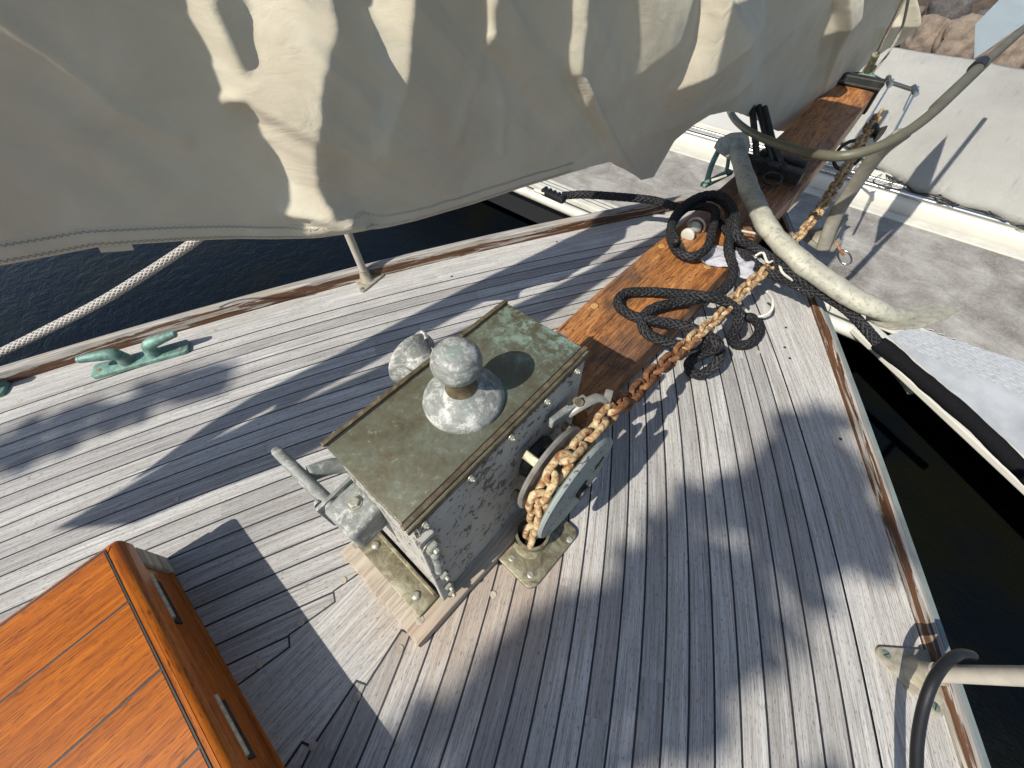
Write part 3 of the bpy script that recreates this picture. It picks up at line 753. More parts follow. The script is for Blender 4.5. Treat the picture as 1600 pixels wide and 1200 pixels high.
# ------------------------------------------------------------------ mounting pad and windlass
pad = thing('mounting_pad', 'worn teak pad under the windlass with bungs at its corners', 'mounting pad', (-.33, .2, 0))
bm = new(); prism(bm, [(-.474, -.100), (-.470, .50), (-.190, .50), (-.186, .14), (-.190, .04), (-.193, -.100)], .0005, .030, None, .006)
obj('pad_board', bm, M['pad'], pad, True, 30)
for (x, y) in [(556, 852), (656, 969), (545, 880)][:2]:
    bung(at(x, y, .03), .009, M['bungg'], z=.0302, parent=pad)
bm = new(); bar(bm, V(-.335, -.1005, .024), V(-.335, -.02, .0303), .0015, .002, 0); obj('board_joint', bm, M['caulk'], pad)
wl = thing('windlass', 'old bronze-lidded anchor windlass with flaking grey paint', 'windlass', (-.336, .24, .03))
LX0, LX1, LY0, LY1, LZ = -.446, -.228, .02, .462, .43
bm = new()
ol = [(-.215, .03), (-.215, LZ - .014), (-.457 + .0, LZ - .014), (-.457, .03)]
# body: tapered toward the bottom at the after end
ring_lo = [V(-.445, -.005, .03), V(-.222, -.005, .03), V(-.222, .44, .03), (V(-.445, .44, .03))]
ring_hi = [V(-.440, .028, LZ - .012), V(-.226, .028, LZ - .012), V(-.226, .455, LZ - .012), V(-.440, .455, LZ - .012)]
lo = [bm.verts.new(p) for p in ring_lo]; hi = [bm.verts.new(p) for p in ring_hi]
bm.faces.new(list(reversed(lo))); bm.faces.new(hi)
for i in range(4): bm.faces.new((lo[i], lo[(i + 1) % 4], hi[(i + 1) % 4], hi[i]))
bmesh.ops.bevel(bm, geom=bm.edges[:], offset=.005, segments=2, affect='EDGES')
obj('housing', bm, M['flaked'], wl, True, 30)
bm = new(); box(bm, ((LX0 + LX1) / 2, (LY0 + LY1) / 2, LZ - .006), (LX1 - LX0, LY1 - LY0, .011), bev=.003); lid = obj('lid', bm, M['bronze'], wl, True, 30)
for x in (LX0 + .008, LX1 - .008):
    bm = new(); box(bm, (x, (LY0 + LY1) / 2, LZ + .001), (.009, LY1 - LY0 + .006, .008), bev=.0025); box(bm, (x + (.0075 if x > -.3 else -.0075), (LY0 + LY1) / 2, LZ - .008), (.004, LY1 - LY0 + .004, .013), bev=.0015)
    obj('edge_strip', bm, M['trim'], lid)
for x in (LX0 + .015, LX1 - .015):
    bm = new(); box(bm, (x, (LY0 + LY1) / 2, LZ + .0002), (.0016, LY1 - LY0 - .004, .0012)); obj('strip_seam', bm, M['dark'], lid)
for i, y in enumerate((.045, .14, .235, .33, .42)):
    for sx, x in ((1, LX1 + .0035), (-1, LX0 - .0035)):
        b = new(); hexbolt(b, (x, y, LZ - .017), (sx, 0, 0), .0048, .006, .003); obj('nut', b, M['nut'], wl)
b = new(); lathe(b, V(-.31, .30, LZ), V(0, 0, 1), [(.0018, 0), (.0018, .001), (0, .001)], 8); b.free()
# after end: angled flange, bolts
bm = new(); bar(bm, V(-.445, -.038, .0365), V(-.228, -.038, .0365), .052, .009, .002); bar(bm, V(-.445, -.0125, .055), V(-.228, -.0125, .055), .008, .046, .002)
obj('base_flange', bm, M['brass'], wl, True, 30)
for (x, y) in [(587, 852), (650, 931)]:
    p = at(x, y, .042); b = new(); lathe(b, V(p.x, p.y, .041), V(0, 0, 1), [(.010, 0), (.010, .002), (.0075, .005), (0, .0065)], 20); obj('bolt', b, M['nut'], wl, True, 40)
# corner flange on starboard after edge with its nuts
bm = new(); bar(bm, V(-.216, .006, .04), V(-.220, .034, LZ - .04), .012, .03, .003, V(0, 1, 0)); obj('corner_flange', bm, M['flaked'], wl)
for z, r in ((.36, .013), (.29, .010), (.20, .009), (.12, .009), (.065, .008)):
    b = new(); hexbolt(b, (-.2135, .012 + (z - .04) * .07, z), (1, 0, 0), r, .010, .008); obj('nut', b, M['nut'], wl)
b = new(); tube(b, smooth_path([V(-.203, .03, .35), V(-.200, .026, .31), V(-.200, .02, .27)], .01), .008, 10); obj('pawl', b, M['gw'], wl, True)
# bollard
bm = new(); bx_, by_ = -.330, .232
lathe(bm, V(bx_, by_, LZ), V(0, 0, 1), [(.071, -.002), (.071, .005), (.069, .009), (.065, .014), (.058, .019), (.048, .023), (.038, .027), (.029, .033), (.0235, .041), (.0215, .050), (.0215, .061), (.024, .068), (.030, .074), (.0365, .082), (.040, .092), (.0405, .102), (.038, .113), (.032, .122), (.023, .128), (.012, .1315), (0, .1325)], 56)
bol = obj('bollard', bm, M['gw'], wl, True)
bm = new(); lathe(bm, V(bx_, by_, LZ), V(0, 0, 1), [(.0285, .0335), (.0243, .041), (.0224, .050), (.0224, .061), (.0240, .0665)], 40); obj('neck', bm, M['trim'], bol, True)
# shaft, bearing boss, gypsy, discs
AY, AZ = .30, .25
bm = new(); cyl(bm, (-.225, AY, AZ), (-.095, AY, AZ), .016, seg=24); cyl(bm, (-.222, AY, AZ), (-.200, AY, AZ), .05, .046, 28, .003); obj('shaft', bm, M['dark'], wl, True, 30)
gy = bpy.data.objects.new('gypsy', None); C.objects.link(gy); gy.parent = wl; gy.matrix_parent_inverse = Matrix.Translation(-Vector(wl.location)); gy.location = (-.145, AY, AZ)
def gobj(name, b, mat, sm=True, ang=35):
    o = obj(name, b, mat, None, sm, ang); o.parent = gy; o.matrix_parent_inverse = Matrix.Translation(V(.145, -AY, -AZ)); return o
bm = new(); lathe(bm, V(-.186, AY, AZ), V(1, 0, 0), [(0, 0), (.088, 0), (.098, .003), (.100, .008), (.096, .012), (.07, .014), (.058, .02), (0, .02)], 56); gobj('inner_cheek', bm, M['drum'])
bm = new(); lathe(bm, V(-.128, AY, AZ), V(1, 0, 0), [(0, 0), (.06, 0), (.108, .006), (.117, .010), (.119, .014), (.116, .018), (.08, .0215), (0, .022)], 64); gobj('outer_cheek', bm, M['disc'])
bm = new(); lathe(bm, V(-.17, AY, AZ), V(1, 0, 0), [(0, 0), (.062, 0), (.052, .02), (.062, .043), (0, .043)], 32)
for k in range(8):
    a = 2 * PI * k / 8; box(bm, (-.148, AY + math.cos(a) * .056, AZ + math.sin(a) * .056), (.036, .012, .014), Matrix.Rotation(a, 3, 'X'), .002)
gobj('chain_wheel', bm, M['drum'])
bm = new(); box(bm, (-.1055, AY + .01, AZ + .012), (.004, .018, .016), Matrix.Rotation(.5, 3, 'X')); gobj('shaft_end', bm, M['dark'])
bm = new(); box(bm, (-.1055, AY + .058, AZ + .03), (.003, .03, .010), Matrix.Rotation(.5, 3, 'X')); gobj('slot', bm, M['dark'])
for a, L in ((2.05, .04), (.2, .02), (3.7, .03)):
    bm = new(); box(bm, (-.196, AY + math.cos(a) * .088, AZ + math.sin(a) * .088), (.036, .018, .018), Matrix.Rotation(a, 3, 'X'), .002); gobj('lug', bm, M['brass'], False)
# chain stripper / lever ahead of the gypsy
bm = new(); tube(bm, smooth_path([V(-.205, .38, .33), V(-.19, .41, .345), V(-.178, .44, .345), V(-.168, .455, .33)], .01), [.011] * 0 or .0105, 10, flat=.7)
box(bm, (-.166, .462, .338), (.016, .016, .026), Matrix.Rotation(.4, 3, 'Z'), .003); obj('chain_stripper', bm, M['drum'], wl, True, 40)
bm = new(); bar(bm, V(-.212, .33, .35), V(-.200, .43, .33), .014, .022, .003); obj('stripper_bracket', bm, M['gd'], wl)
b = new(); hexbolt(b, (-.20, .405, .345), (.5, -.3, 1), .009, .014, 0); obj('nut', b, M['brass'], wl)
# forward end knob
b = new(); lathe(b, V(-.30, .462, .40), V(0, 1, 0), [(0, 0), (.017, 0), (.019, .006), (.016, .016), (0, .018)], 24); obj('knob', b, M['drum'], wl, True, 40)
# port warping drum
bm = new(); cyl(bm, (-.44, AY + .005, .25), (-.51, AY + .005, .25), .028, seg=24)
lathe(bm, V(-.505, AY + .005, .25), V(-1, 0, 0), [(0, 0), (.060, 0), (.063, .008), (.050, .022), (.042, .045), (.044, .070), (.056, .092), (.069, .104), (.071, .110), (.066, .116), (.058, .117), (.050, .112), (.02, .110), (0, .112)], 48)
for k in range(3):
    a = .5 + k * 2 * PI / 3; box(bm, (-.55, AY + .005 + math.cos(a) * .046, .25 + math.sin(a) * .046), (.085, .012, .012), Matrix.Rotation(a, 3, 'X'), .003)
tube(bm, smooth_path([V(-.60, AY + .05, .295), V(-.622, AY + .055, .30), V(-.626, AY + .03, .29), V(-.618, AY + .02, .27)], .005), .006, 8)
obj('warping_drum', bm, M['gw'], wl, True, 40)
# brake / clutch block at the port after corner with lever bar
bm = new(); box(bm, (-.388, -.012, .262), (.085, .078, .075), Matrix.Rotation(.06, 3, 'Z'), .014, seg=4); obj('lever_socket', bm, M['gd'], wl, True, 40)
bm = new(); box(bm, (-.436, -.014, .258), (.009, .092, .088), Matrix.Rotation(.06, 3, 'Z'), .004, seg=2)
so_ = obj('socket_plate', bm, M['gd'], wl, True, 40)
for y, z in ((-.050, .295), (.022, .295), (-.050, .222), (.022, .222)):
    b = new(); hexbolt(b, (-.442, y, z), (-1, 0, 0), .006, .006, .004); obj('bolt', b, M['gw'], wl)
b = new(); hexbolt(b, V(-.392, -.005, .2995), (0, 0, 1), .0105, .006, 0); obj('bolt', b, M['nut'], wl)
pA, pB = at(430, 702, .30), at(520, 792, .285)
bm = new(); tube(bm, [pA, pA + (pB - pA) * .03, pA + (pB - pA) * .5, pB + (pB - pA) * .2], [.008, .0105, .012, .0135], 18); obj('lever_bar', bm, M['gd'], wl, True, 50)
bm = new(); q0 = on_x(478, 735, -.49); 
tube(bm, smooth_path([V(-.435, .075, .24), V(-.475, .05, .25), V(-.505, .01, .27), V(-.515, -.03, .285)], .008), [.019] * 0 or .017, 14, flat=.75); obj('lever_arm', bm, M['gd'], wl, True)

# ------------------------------------------------------------------ deck pipe
dp = thing('deck_pipe', 'bronze chain pipe with round collar on a rounded deck plate beside the windlass', 'chain pipe', (-.15, .22, 0))
pc = [at(780, 877, .012), at(835, 922, .012), at(905, 828, .012), at(868, 798, .012)]
cxp = sum(pc, V(0, 0, 0)) / 4
bm = new(); prism(bm, rrect(.118, .178, .02), .0008, .012, Matrix.Translation(V(-.140, .222, 0)) @ Matrix.Rotation(-.03, 4, 'Z'), .003); obj('base_plate', bm, M['brass'], dp, True, 30)
bm = new(); lathe(bm, V(-.157, .222, .012), V(0, 0, 1), [(.048, 0), (.040, .006), (.0365, .012), (.0365, .040), (.040, .044), (.040, .052), (.034, .052), (.032, .0), (0, .0)], 48); obj('collar', bm, M['brass'], dp, True, 35)
bm = new(); lathe(bm, V(-.157, .222, .0135), V(0, 0, 1), [(.0318, 0), (.0318, .001), (0, .001)], 32); obj('pipe_mouth', bm, M['caulk'], dp)
for (x, y) in [(829, 898), (890, 843), (800, 872)]:
    p = at(x, y, .012); b = new(); lathe(b, V(p.x, p.y, .0118), V(0, 0, 1), [(.0075, 0), (.0075, .001), (.005, .0018), (0, .0018)], 20); obj('screw', b, M['nut'], dp)

# ------------------------------------------------------------------ chain
ch = thing('anchor_chain', 'rust-stained galvanised anchor chain from the deck pipe over the windlass wheel to the bow', 'chain', (-.15, .3, .1))
rg = .077
path = [V(-.152, .205, .06), V(-.150, .213, .11)]
for k in range(8):
    a = math.radians(205 - k * 22); path.append(V(-.148, AY + math.cos(a) * (rg + .004), AZ + math.sin(a) * (rg + .004)))
path += [V(-.147, .47, .305)] + [at(x, y, z) for (x, y, z) in [(985, 622, .262), (1020, 585, .225), (1055, 556, .195), (1090, 524, .165), (1122, 497, .145), (1152, 462, .135), (1185, 432, .125), (1215, 405, .12), (1243, 375, .12), (1268, 345, .13), (1292, 312, .14), (1312, 280, .15), (1328, 252, .16), (1345, 222, .18), (1362, 195, .21), (1380, 168, .235)]]
fine = smooth_path(path, .002)
cum = [0]
for a, b in zip(fine[:-1], fine[1:]): cum.append(cum[-1] + (b - a).length)
def along(s):
    import bisect
    i = min(max(bisect.bisect(cum, s) - 1, 0), len(fine) - 2); k = (s - cum[i]) / max(cum[i + 1] - cum[i], 1e-9); return fine[i].lerp(fine[i + 1], k)
LP = .0410; WR = .0074
def link_mesh():
    b = new(); hl = LP / 2 - .004; hw = .0148; pts = []
    for k in range(10): a = -PI / 2 + PI * k / 9; pts.append(V(hl + math.cos(a) * hw, math.sin(a) * hw, 0))
    for k in range(10): a = PI / 2 + PI * k / 9; pts.append(V(-hl + math.cos(a) * hw, math.sin(a) * hw, 0))
    tube(b, pts, WR, 10, closed=True, up=V(0, 0, 1)); wobble(b, .0008, 90)
    me = bpy.data.meshes.new('chain_link'); b.to_mesh(me); b.free(); me.materials.append(M['chain'])
    for p in me.polygons: p.use_smooth = True
    return me
# each link keeps its own vertices in scene space so that the rust pattern differs from link to link
s = .01; k = 0
while s < cum[-1] - LP and k < 99:
    a = along(max(s - LP * .5, 0)); b_ = along(s + LP * .5); d = (b_ - a).normalized(); p = along(s)
    side = V(1, 0, 0); side = (side - d * side.dot(d)).normalized(); up = d.cross(side)
    ang = (PI / 4 if k % 2 else -PI / 4) + random.uniform(-.12, .12)
    if s > 1.0: ang += random.uniform(-.2, .2) + (s - 1.0) * .5
    x_ = d; y_ = side * math.cos(ang) + up * math.sin(ang); z_ = x_.cross(y_)
    me = link_mesh(); Mx = Matrix.Translation(p) @ basis(x_, y_, z_).to_4x4(); me.transform(Mx)
    o = bpy.data.objects.new('chain_link', me); C.objects.link(o); o.parent = ch; o.matrix_parent_inverse = Matrix.Translation(-Vector(ch.location))
    s += LP; k += 1

# ------------------------------------------------------------------ ropes
def braid(n=5, amp=.10, pitch=.016):
    return lambda s, a: 1 - amp + amp * max(math.sin(s / pitch * 2 * PI + a * n), math.sin(s / pitch * 2 * PI - a * n))
def rope(bm, pts, r, amp=.16, pitch=.024, n=4, seg=24, step=.0028):
    tube(bm, smooth_path(pts, step), r, seg, braid(n, amp, pitch))
RR = .0162
A_ = lambda L: [at(x, y, z) for (x, y, z) in L]
bm = new()
rope(bm, A_([(878, 306, .135), (910, 304, .14), (960, 307, .15), (1020, 313, .14), (1060, 324, .14), (1095, 322, .15), (1117, 330, .165), (1113, 360, .16), (1104, 388, .15), (1080, 401, .14), (1056, 390, .13), (1047, 362, .13), (1060, 336, .14), (1088, 315, .155), (1112, 308, .17), (1136, 322, .18), (1141, 350, .175), (1138, 390, .165), (1146, 420, .15), (1136, 448, .14), (1105, 465, .14), (1060, 472, .135), (1020, 482, .135), (1004, 500, .125), (1010, 520, .12), (1040, 534, .12), (1075, 541, .12), (1105, 536, .13), (1125, 548, .11), (1118, 570, .08), (1100, 584, .04)]), RR)
rope(bm, A_([(1100, 586, .035), (1080, 582, .03), (1078, 565, .05), (1100, 553, .10), (1122, 540, .155), (1105, 524, .155), (1070, 510, .14), (1020, 501, .13), (985, 492, .125), (966, 476, .12), (975, 459, .122), (1010, 456, .125), (1060, 459, .13), (1100, 463, .165), (1130, 470, .16), (1150, 485, .14), (1153, 508, .10), (1143, 525, .05), (1150, 538, .02), (1172, 536, .02), (1187, 517, .02), (1180, 500, .022), (1166, 494, .03)]), RR)
rope(bm, A_([(1057, 380, .165), (1049, 352, .16), (1066, 324, .17), (1098, 306, .185), (1130, 308, .20), (1148, 335, .20), (1150, 368, .18), (1176, 385, .16), (1202, 402, .15), (1228, 420, .14), (1252, 438, .13), (1290, 462, .11), (1330, 490, .09), (1378, 543, .07)]), RR)
rope(bm, A_([(1120, 345, .13), (1135, 360, .13), (1158, 392, .125), (1182, 414, .12), (1208, 430, .12), (1240, 444, .11), (1272, 462, .10)]), RR * .9)
o = obj('mooring_line', bm, M['brope'], None, True); tag(o, 'thick black braided line heaped in loops over the bowsprit and chain', 'rope')
bm = new()
sp_ = smooth_path(A_([(1372, 536, .075), (1400, 558, .06), (1440, 592, .04), (1520, 660, -.02), (1600, 738, -.08), (1680, 815, -.15)]), .008)
tube(bm, sp_, [.022 + .0035 * noise.noise(V(i * .11, 0, 0)) for i in range(len(sp_))], 18, lambda s, a: 1 + .06 * noise.noise(V(s * 40, math.cos(a) * 1.5, math.sin(a) * 1.5)))
o = obj('chafe_sleeve', bm, M['sleeve'], None, True); tag(o, 'black fabric chafe sleeve round the mooring line crossing to the right', 'chafe sleeve')
# left black strop with rubber snubber
sn = thing('rubber_snubber', 'black ribbed rubber mooring snubber above the pontoon edge left of the bow', 'snubber', at(862, 305, .14))
bm = new(); a, b = at(848, 298, .13), at(882, 313, .13); d = (b - a)
bar(bm, a, b, .030, .026, .007)
s_, u_, dd = frame(d)
for k in range(5): cyl(bm, a + d * (.1 + k * .2) - s_ * .012 + u_ * .010, a + d * (.1 + k * .2) + s_ * .012 + u_ * .010, .0085, seg=12)
obj('snubber_body', bm, M['black'], sn, True, 40)
bm = new(); tube(bm, smooth_path([at(836, 297, .12), at(842, 299, .125), at(852, 302, .13)], .005), .008, 10); obj('loop_end', bm, M['white'], sn, True)
# grey braided dock line at the left
bm = new(); rope(bm, A_([(-40, 572, .02), (0, 552, .05), (80, 512, .10), (160, 470, .16), (240, 420, .22), (300, 380, .27), (360, 335, .34), (420, 285, .40)]), .0135, .07, .012, 6, 20, .003)
o = obj('dock_line', bm, M['wrope'], None, True); tag(o, 'pale grey braided rope slanting from the left edge up behind the sail cover', 'rope')
bm = new(); tube(bm, smooth_path(A_([(-20, 411, .4), (30, 397, .4), (90, 385, .41), (150, 370, .42)]), .02), .0026, 8)
o = obj('thin_line', bm, M['white'], None, True); tag(o, 'thin cream line just under the sail cover hem at the left', 'line')
# small stuff around the stem head
bm = new(); rope(bm, A_([(1145, 358, .15), (1165, 362, .145), (1190, 368, .14), (1215, 385, .135)]), .0045, .08, .01, 3, 10)
rope(bm, A_([(1198, 455, .12), (1207, 468, .09), (1205, 485, .06), (1190, 494, .04), (1175, 492, .03), (1160, 480, .05)]), .005, .08, .01, 3, 10)
rope(bm, A_([(1180, 400, .15), (1192, 395, .16), (1200, 410, .15), (1215, 405, .15), (1222, 425, .14), (1240, 440, .12), (1250, 455, .1)]), .0045, .08, .01, 3, 10)
o = obj('lashing_line', bm, M['white'], None, True); tag(o, 'thin white lashing line looped beside the chain and under the anchor', 'line')

# white fairlead / cap amid the rope
fl = thing('line_roller', 'small cream plastic roller inside the black rope loop', 'roller', at(1075, 365, .105))
bm = new(); c = at(1080, 362, .118); ax = (at(1095, 348, .118) - at(1066, 378, .118)).normalized()
lathe(bm, c - ax * .036, ax, [(0, 0), (.018, 0), (.025, .004), (.026, .012), (.017, .024), (.014, .036), (.017, .048), (.026, .060), (.025, .068), (.018, .072), (0, .072)], 32); obj('roller_body', bm, M['white'], fl, True, 50)
bm = new(); tube(bm, [c + ax * .045 + Matrix.Rotation(k * PI / 12, 3, ax) @ (frame(ax)[0] * .032) for k in range(24)], .0045, 8, closed=True); obj('roller_ring', bm, M['white'], fl, True)
# rag
bm = new(); N = 36; gr = []
c0, c1, c2_, c3_ = at(1086, 404, .112), at(1116, 384, .122), at(1186, 398, .125), at(1180, 438, .115)
for i in range(N + 1):
    row = []
    for j in range(N + 1):
        u, v = i / N, j / N
        p = (c0.lerp(c3_, u)).lerp(c1.lerp(c2_, u), v)
        p = p + V(0, 0, .010 * math.sin(u * 13 + v * 4 + 2 * math.sin(v * 5)) * (.4 + .6 * math.sin(PI * v)) + .006 * noise.noise(V(u * 7, v * 7, 0))) + V(noise.noise(V(u * 3, v * 3, 5)) * .02, noise.noise(V(u * 3, v * 3, 9)) * .02, 0)
        row.append(bm.verts.new(p))
    gr.append(row)
for i in range(N):
    for j in range(N): bm.faces.new((gr[i][j], gr[i + 1][j], gr[i + 1][j + 1], gr[i][j + 1])).smooth = True
bmesh.ops.solidify(bm, geom=bm.faces[:], thickness=.0016)
o = obj('cleaning_rag', bm, M['cloth'], None, True); tag(o, 'crumpled white rag on the bowsprit between rope and chain', 'rag')

# ------------------------------------------------------------------ anchor
an = thing('anchor', 'galvanised fisherman anchor lashed across the bow with curved arm and pointed fluke', 'anchor', at(1290, 440, .1))
arm = A_([(1150, 228, .20), (1160, 262, .20), (1172, 300, .20), (1192, 342, .195), (1222, 382, .185), (1262, 418, .17), (1305, 448, .15), (1350, 474, .13), (1398, 492, .11), (1436, 494, .09)])
pts, rr = smooth_path(arm, .008, [.034, .035, .036, .036, .036, .036, .037, .036, .030, .010])
bm = new(); tube(bm, pts, rr, 24, flat=.8); wobble(bm, .004, 14); wobble(bm, .0015, 50); obj('arm', bm, M['galv'], an, True)
def palm(c, d, n_, L, W, name):
    b = new(); s_ = d.cross(n_).normalized(); d = d.normalized(); pr = [(-.5, .2), (-.42, .42), (-.15, .5), (.2, .34), (.5, 0), (.2, -.34), (-.15, -.5), (-.42, -.42), (-.5, -.2)]
    Mx = Matrix.Translation(c) @ basis(d, s_, d.cross(s_)).to_4x4()
    prism(b, [(x * L, y * W) for x, y in pr], -.005, .005, Mx, .003)
    for v in b.verts:
        q = (v.co - c); v.co += n_ * (-(q.dot(s_) ** 2) * 2.2)
    return obj(name, b, M['galv'], an, True, 40)
palm(at(1150, 225, .215), (at(1200, 235, .23) - at(1140, 300, .16)), V(.2, -.6, .7).normalized(), .17, .15, 'fluke')
palm(at(1432, 492, .105), (at(1476, 486, .12) - at(1385, 500, .09)), V(-.3, .3, 1).normalized(), .25, .13, 'fluke')
sh = A_([(1300, 440, .13), (1290, 400, .12), (1275, 372, .11), (1262, 350, .10)])
# pulpit -----------------------------------------------------------------
pu = thing('bow_pulpit', 'olive painted tubular bow pulpit curving round the bowsprit', 'pulpit', at(1290, 400, .05))
pt = A_([(1700, -50, .62), (1640, 8, .60), (1580, 62, .58), (1530, 106, .56), (1480, 155, .54), (1440, 190, .52), (1400, 216, .50), (1360, 234, .48), (1315, 244, .46), (1270, 240, .43), (1225, 228, .38), (1190, 215, .33), (1163, 200, .28), (1145, 182, .24), (1136, 160, .22), (1128, 130, .21)])
bm = new(); tube(bm, smooth_path(pt, .015), .0135, 18); obj('top_rail', bm, M['tube'], pu, True)
bm = new(); a, b = at(1462, 170, .53), at(1536, 100, .565); tube(bm, [a, b], .0165, 18); obj('rail_sleeve', bm, M['tube'], pu, True, 60)
bm = new(); a, b = at(1524, 108, .562), at(1533, 99, .566); tube(bm, [a, b], .0195, 14); obj('tape_band', bm, M['black'], pu, True, 60)
bm = new(); tube(bm, smooth_path(A_([(1410, 209, .495), (1372, 240, .42), (1335, 290, .30), (1305, 338, .18), (1285, 390, .06)]), .01), .023, 18, flat=.7); obj('leg', bm, M['leg'], pu, True)
bm = new(); c = at(1283, 378, .03)
prism(bm, [(-.075, -.02), (-.05, -.055), (.04, -.05), (.065, 0), (.04, .06), (-.02, .09), (-.07, .05)], -.003, .010, Matrix.Translation(c) @ Matrix.Rotation(-.5, 4, 'Z'), .003)
lathe(bm, c + V(0, .0, .008), V(.1, .1, 1), [(.045, 0), (.036, .02), (.028, .06), (.024, .10), (0, .10)], 24); obj('leg_base', bm, M['leg'], pu, True, 40)
# pale blue board tied to the pulpit
bd = thing('pulpit_board', 'pale blue-white board tied above the pulpit tube at the top right corner', 'board', at(1560, 40, .6))
bm = new(); q = [at(1524, 38, .60), at(1522, 92, .575), at(1600, 38, .60), at(1640, 0, .615), at(1640, -60, .66), at(1590, -30, .64)]
vs = [bm.verts.new(p) for p in q]; bm.faces.new(vs); bmesh.ops.solidify(bm, geom=bm.faces[:], thickness=.006); obj('panel', bm, M['panel'], bd)
bm = new(); rope(bm, A_([(1536, 104, .55), (1570, 74, .565), (1610, 38, .58), (1650, 0, .59)]), .0042, .1, .01, 3, 10); obj('lacing_cord', bm, M['white'], bd, True)

# forestay fitting and tangle of dark hardware under the cover tack
fs = thing('forestay_fitting', 'dark stay tang with shackles across the bowsprit beneath the sail cover', 'fitting', (-.33, 2.1, .13))
bm = new(); box(bm, (-.335, 2.02, .165), (.25, .045, .05), bev=.006); box(bm, (-.33, 2.16, .155), (.20, .035, .03), bev=.006); obj('strap', bm, M['dark'], fs)
for i, (dx, dy) in enumerate(((-.06, 0), (.0, .02), (.05, .0))):
    bm = new(); tube(bm, [V(-.34 + dx, 2.03 + dy, .17), V(-.42 + dx * .7, 2.10 + dy, .225), V(-.53 + dx * .5, 2.22, .30)], .013, 12); obj('stay_arm', bm, M['dark'], fs, True)
for x, y in ((-.29, 1.99), (-.36, 1.99), (-.25, 2.16)):
    b = new(); hexbolt(b, (x, y, .188), (0, 0, 1), .012, .012, .012); obj('nut', b, M['dark'], fs)
bm = new(); tube(bm, [V(-.30, 1.94, .165) + V(math.cos(k * PI / 8) * .035, math.sin(k * PI / 8) * .03, math.sin(k * PI / 8) * .01) for k in range(16)], .006, 10, closed=True); obj('shackle', bm, M['dark'], fs, True)
bm = new(); tube(bm, [V(-.395, 1.93, .165) + V(math.cos(k * PI / 8) * .026, math.sin(k * PI / 8) * .03, math.sin(k * PI / 8) * .01) for k in range(16)], .005, 10, closed=True); obj('shackle', bm, M['dark'], fs, True)
# port chock
ck = thing('bow_chock', 'verdigris bronze chock on the port bow beside the bowsprit', 'chock', at(1118, 285, .04))
bm = new(); tube(bm, smooth_path(A_([(1104, 286, .06), (1112, 258, .11), (1126, 230, .15), (1134, 224, .15)]), .008), .012, 12, flat=.6); obj('horn', bm, M['verd'], ck, True)
bm = new(); tube(bm, smooth_path(A_([(1134, 224, .15), (1138, 248, .10), (1134, 272, .06)]), .008), .010, 12, flat=.6); obj('horn', bm, M['verd'], ck, True)
bm = new(); bar(bm, at(1098, 290, .045), at(1142, 268, .05), .03, .02, .006); obj('chock_base', bm, M['verd'], ck, True, 40)
bm = new(); rope(bm, A_([(1112, 282, .075), (1122, 279, .08), (1134, 275, .08)]), .007, .08, .01, 3, 10); obj('lashing', bm, M['white'], ck, True)
# stay wire + turnbuckle at the sprit end, running up behind the cover
st = thing('forestay', 'twisted wire forestay and bronze turnbuckle rising from the bowsprit end behind the sail cover', 'forestay', (-.29, 3.17, .24))
bm = new(); tube(bm, [V(-.30, 3.17, .24), V(-.30, 3.10, .34)], .017, 12); box(bm, (-.30, 3.165, .26), (.05, .02, .05), bev=.005); obj('turnbuckle', bm, M['brass'], st, True, 40)
bm = new(); tube(bm, [V(-.30, 3.10, .34) + V(0, -.14, .22) * (i * .05) * 2 for i in range(60)], .0065, 10, lambda s, a: 1 + .12 * math.sin(a * 5 + s * 300)); obj('wire', bm, M['steel'], st, True)
bm = new(); tube(bm, smooth_path([V(-.275, 3.16, .26), V(-.262, 3.20, .33), V(-.27, 3.24, .42), V(-.30, 3.10, .55)], .01), .006, 8); obj('lashing', bm, M['wrope'], st, True)
# bow roller with pin
br = thing('bow_roller', 'stainless bow roller cheeks with cross pin at the starboard end of the bowsprit', 'bow roller', (-.15, 3.1, .2))
for (x0, y0), (x1, y1), nm in (((1352, 196), (1393, 128), 'cheek'), ((1394, 212), (1432, 140), 'cheek')):
    bm = new(); bar(bm, at(x0, y0, .22), at(x1, y1, .25), .008, .03, .002); obj(nm, bm, M['steel'], br)
bm = new(); cyl(bm, at(1386, 127, .255), at(1434, 143, .255), .009, seg=16); cyl(bm, at(1388, 121, .262), at(1390, 134, .248), .012, seg=12); cyl(bm, at(1427, 136, .262), at(1431, 148, .248), .013, seg=12); obj('pin', bm, M['steel'], br, True, 40)
bm = new(); tube(bm, smooth_path([at(1429, 145, .25), at(1418, 168, .24), at(1412, 171, .24), at(1424, 145, .25)], .008), .003, 8); obj('split_ring', bm, M['steel'], br, True)
bm = new(); lathe(bm, at(1362, 205, .19), at(1392, 215, .19) - at(1362, 205, .19), [(0, 0), (.035, 0), (.02, .02), (.035, .04), (0, .04)], 24); obj('roller', bm, M['dark'], br, True, 50)
# steel ring and shackle by the pulpit leg
rg_ = thing('steel_ring', 'small stainless ring hanging on a shackle beside the pulpit leg', 'ring', at(1318, 402, 0))
bm = new(); c = at(1320, 402, .0); e1 = (at(1330, 418, -.01) - at(1308, 390, .01)).normalized(); e2 = (at(1330, 395, .01) - at(1312, 408, -.01)).normalized()
tube(bm, [c + e1 * math.cos(k * PI / 12) * .034 + e2 * math.sin(k * PI / 12) * .022 for k in range(24)], .0032, 8, closed=True); obj('ring', bm, M['steel'], rg_, True)
bm = new(); tube(bm, smooth_path([at(1298, 385, .03), at(1306, 380, .04), at(1312, 390, .03), at(1318, 398, .01)], .004), .005, 8); obj('shackle', bm, M['sprit'], rg_, True)
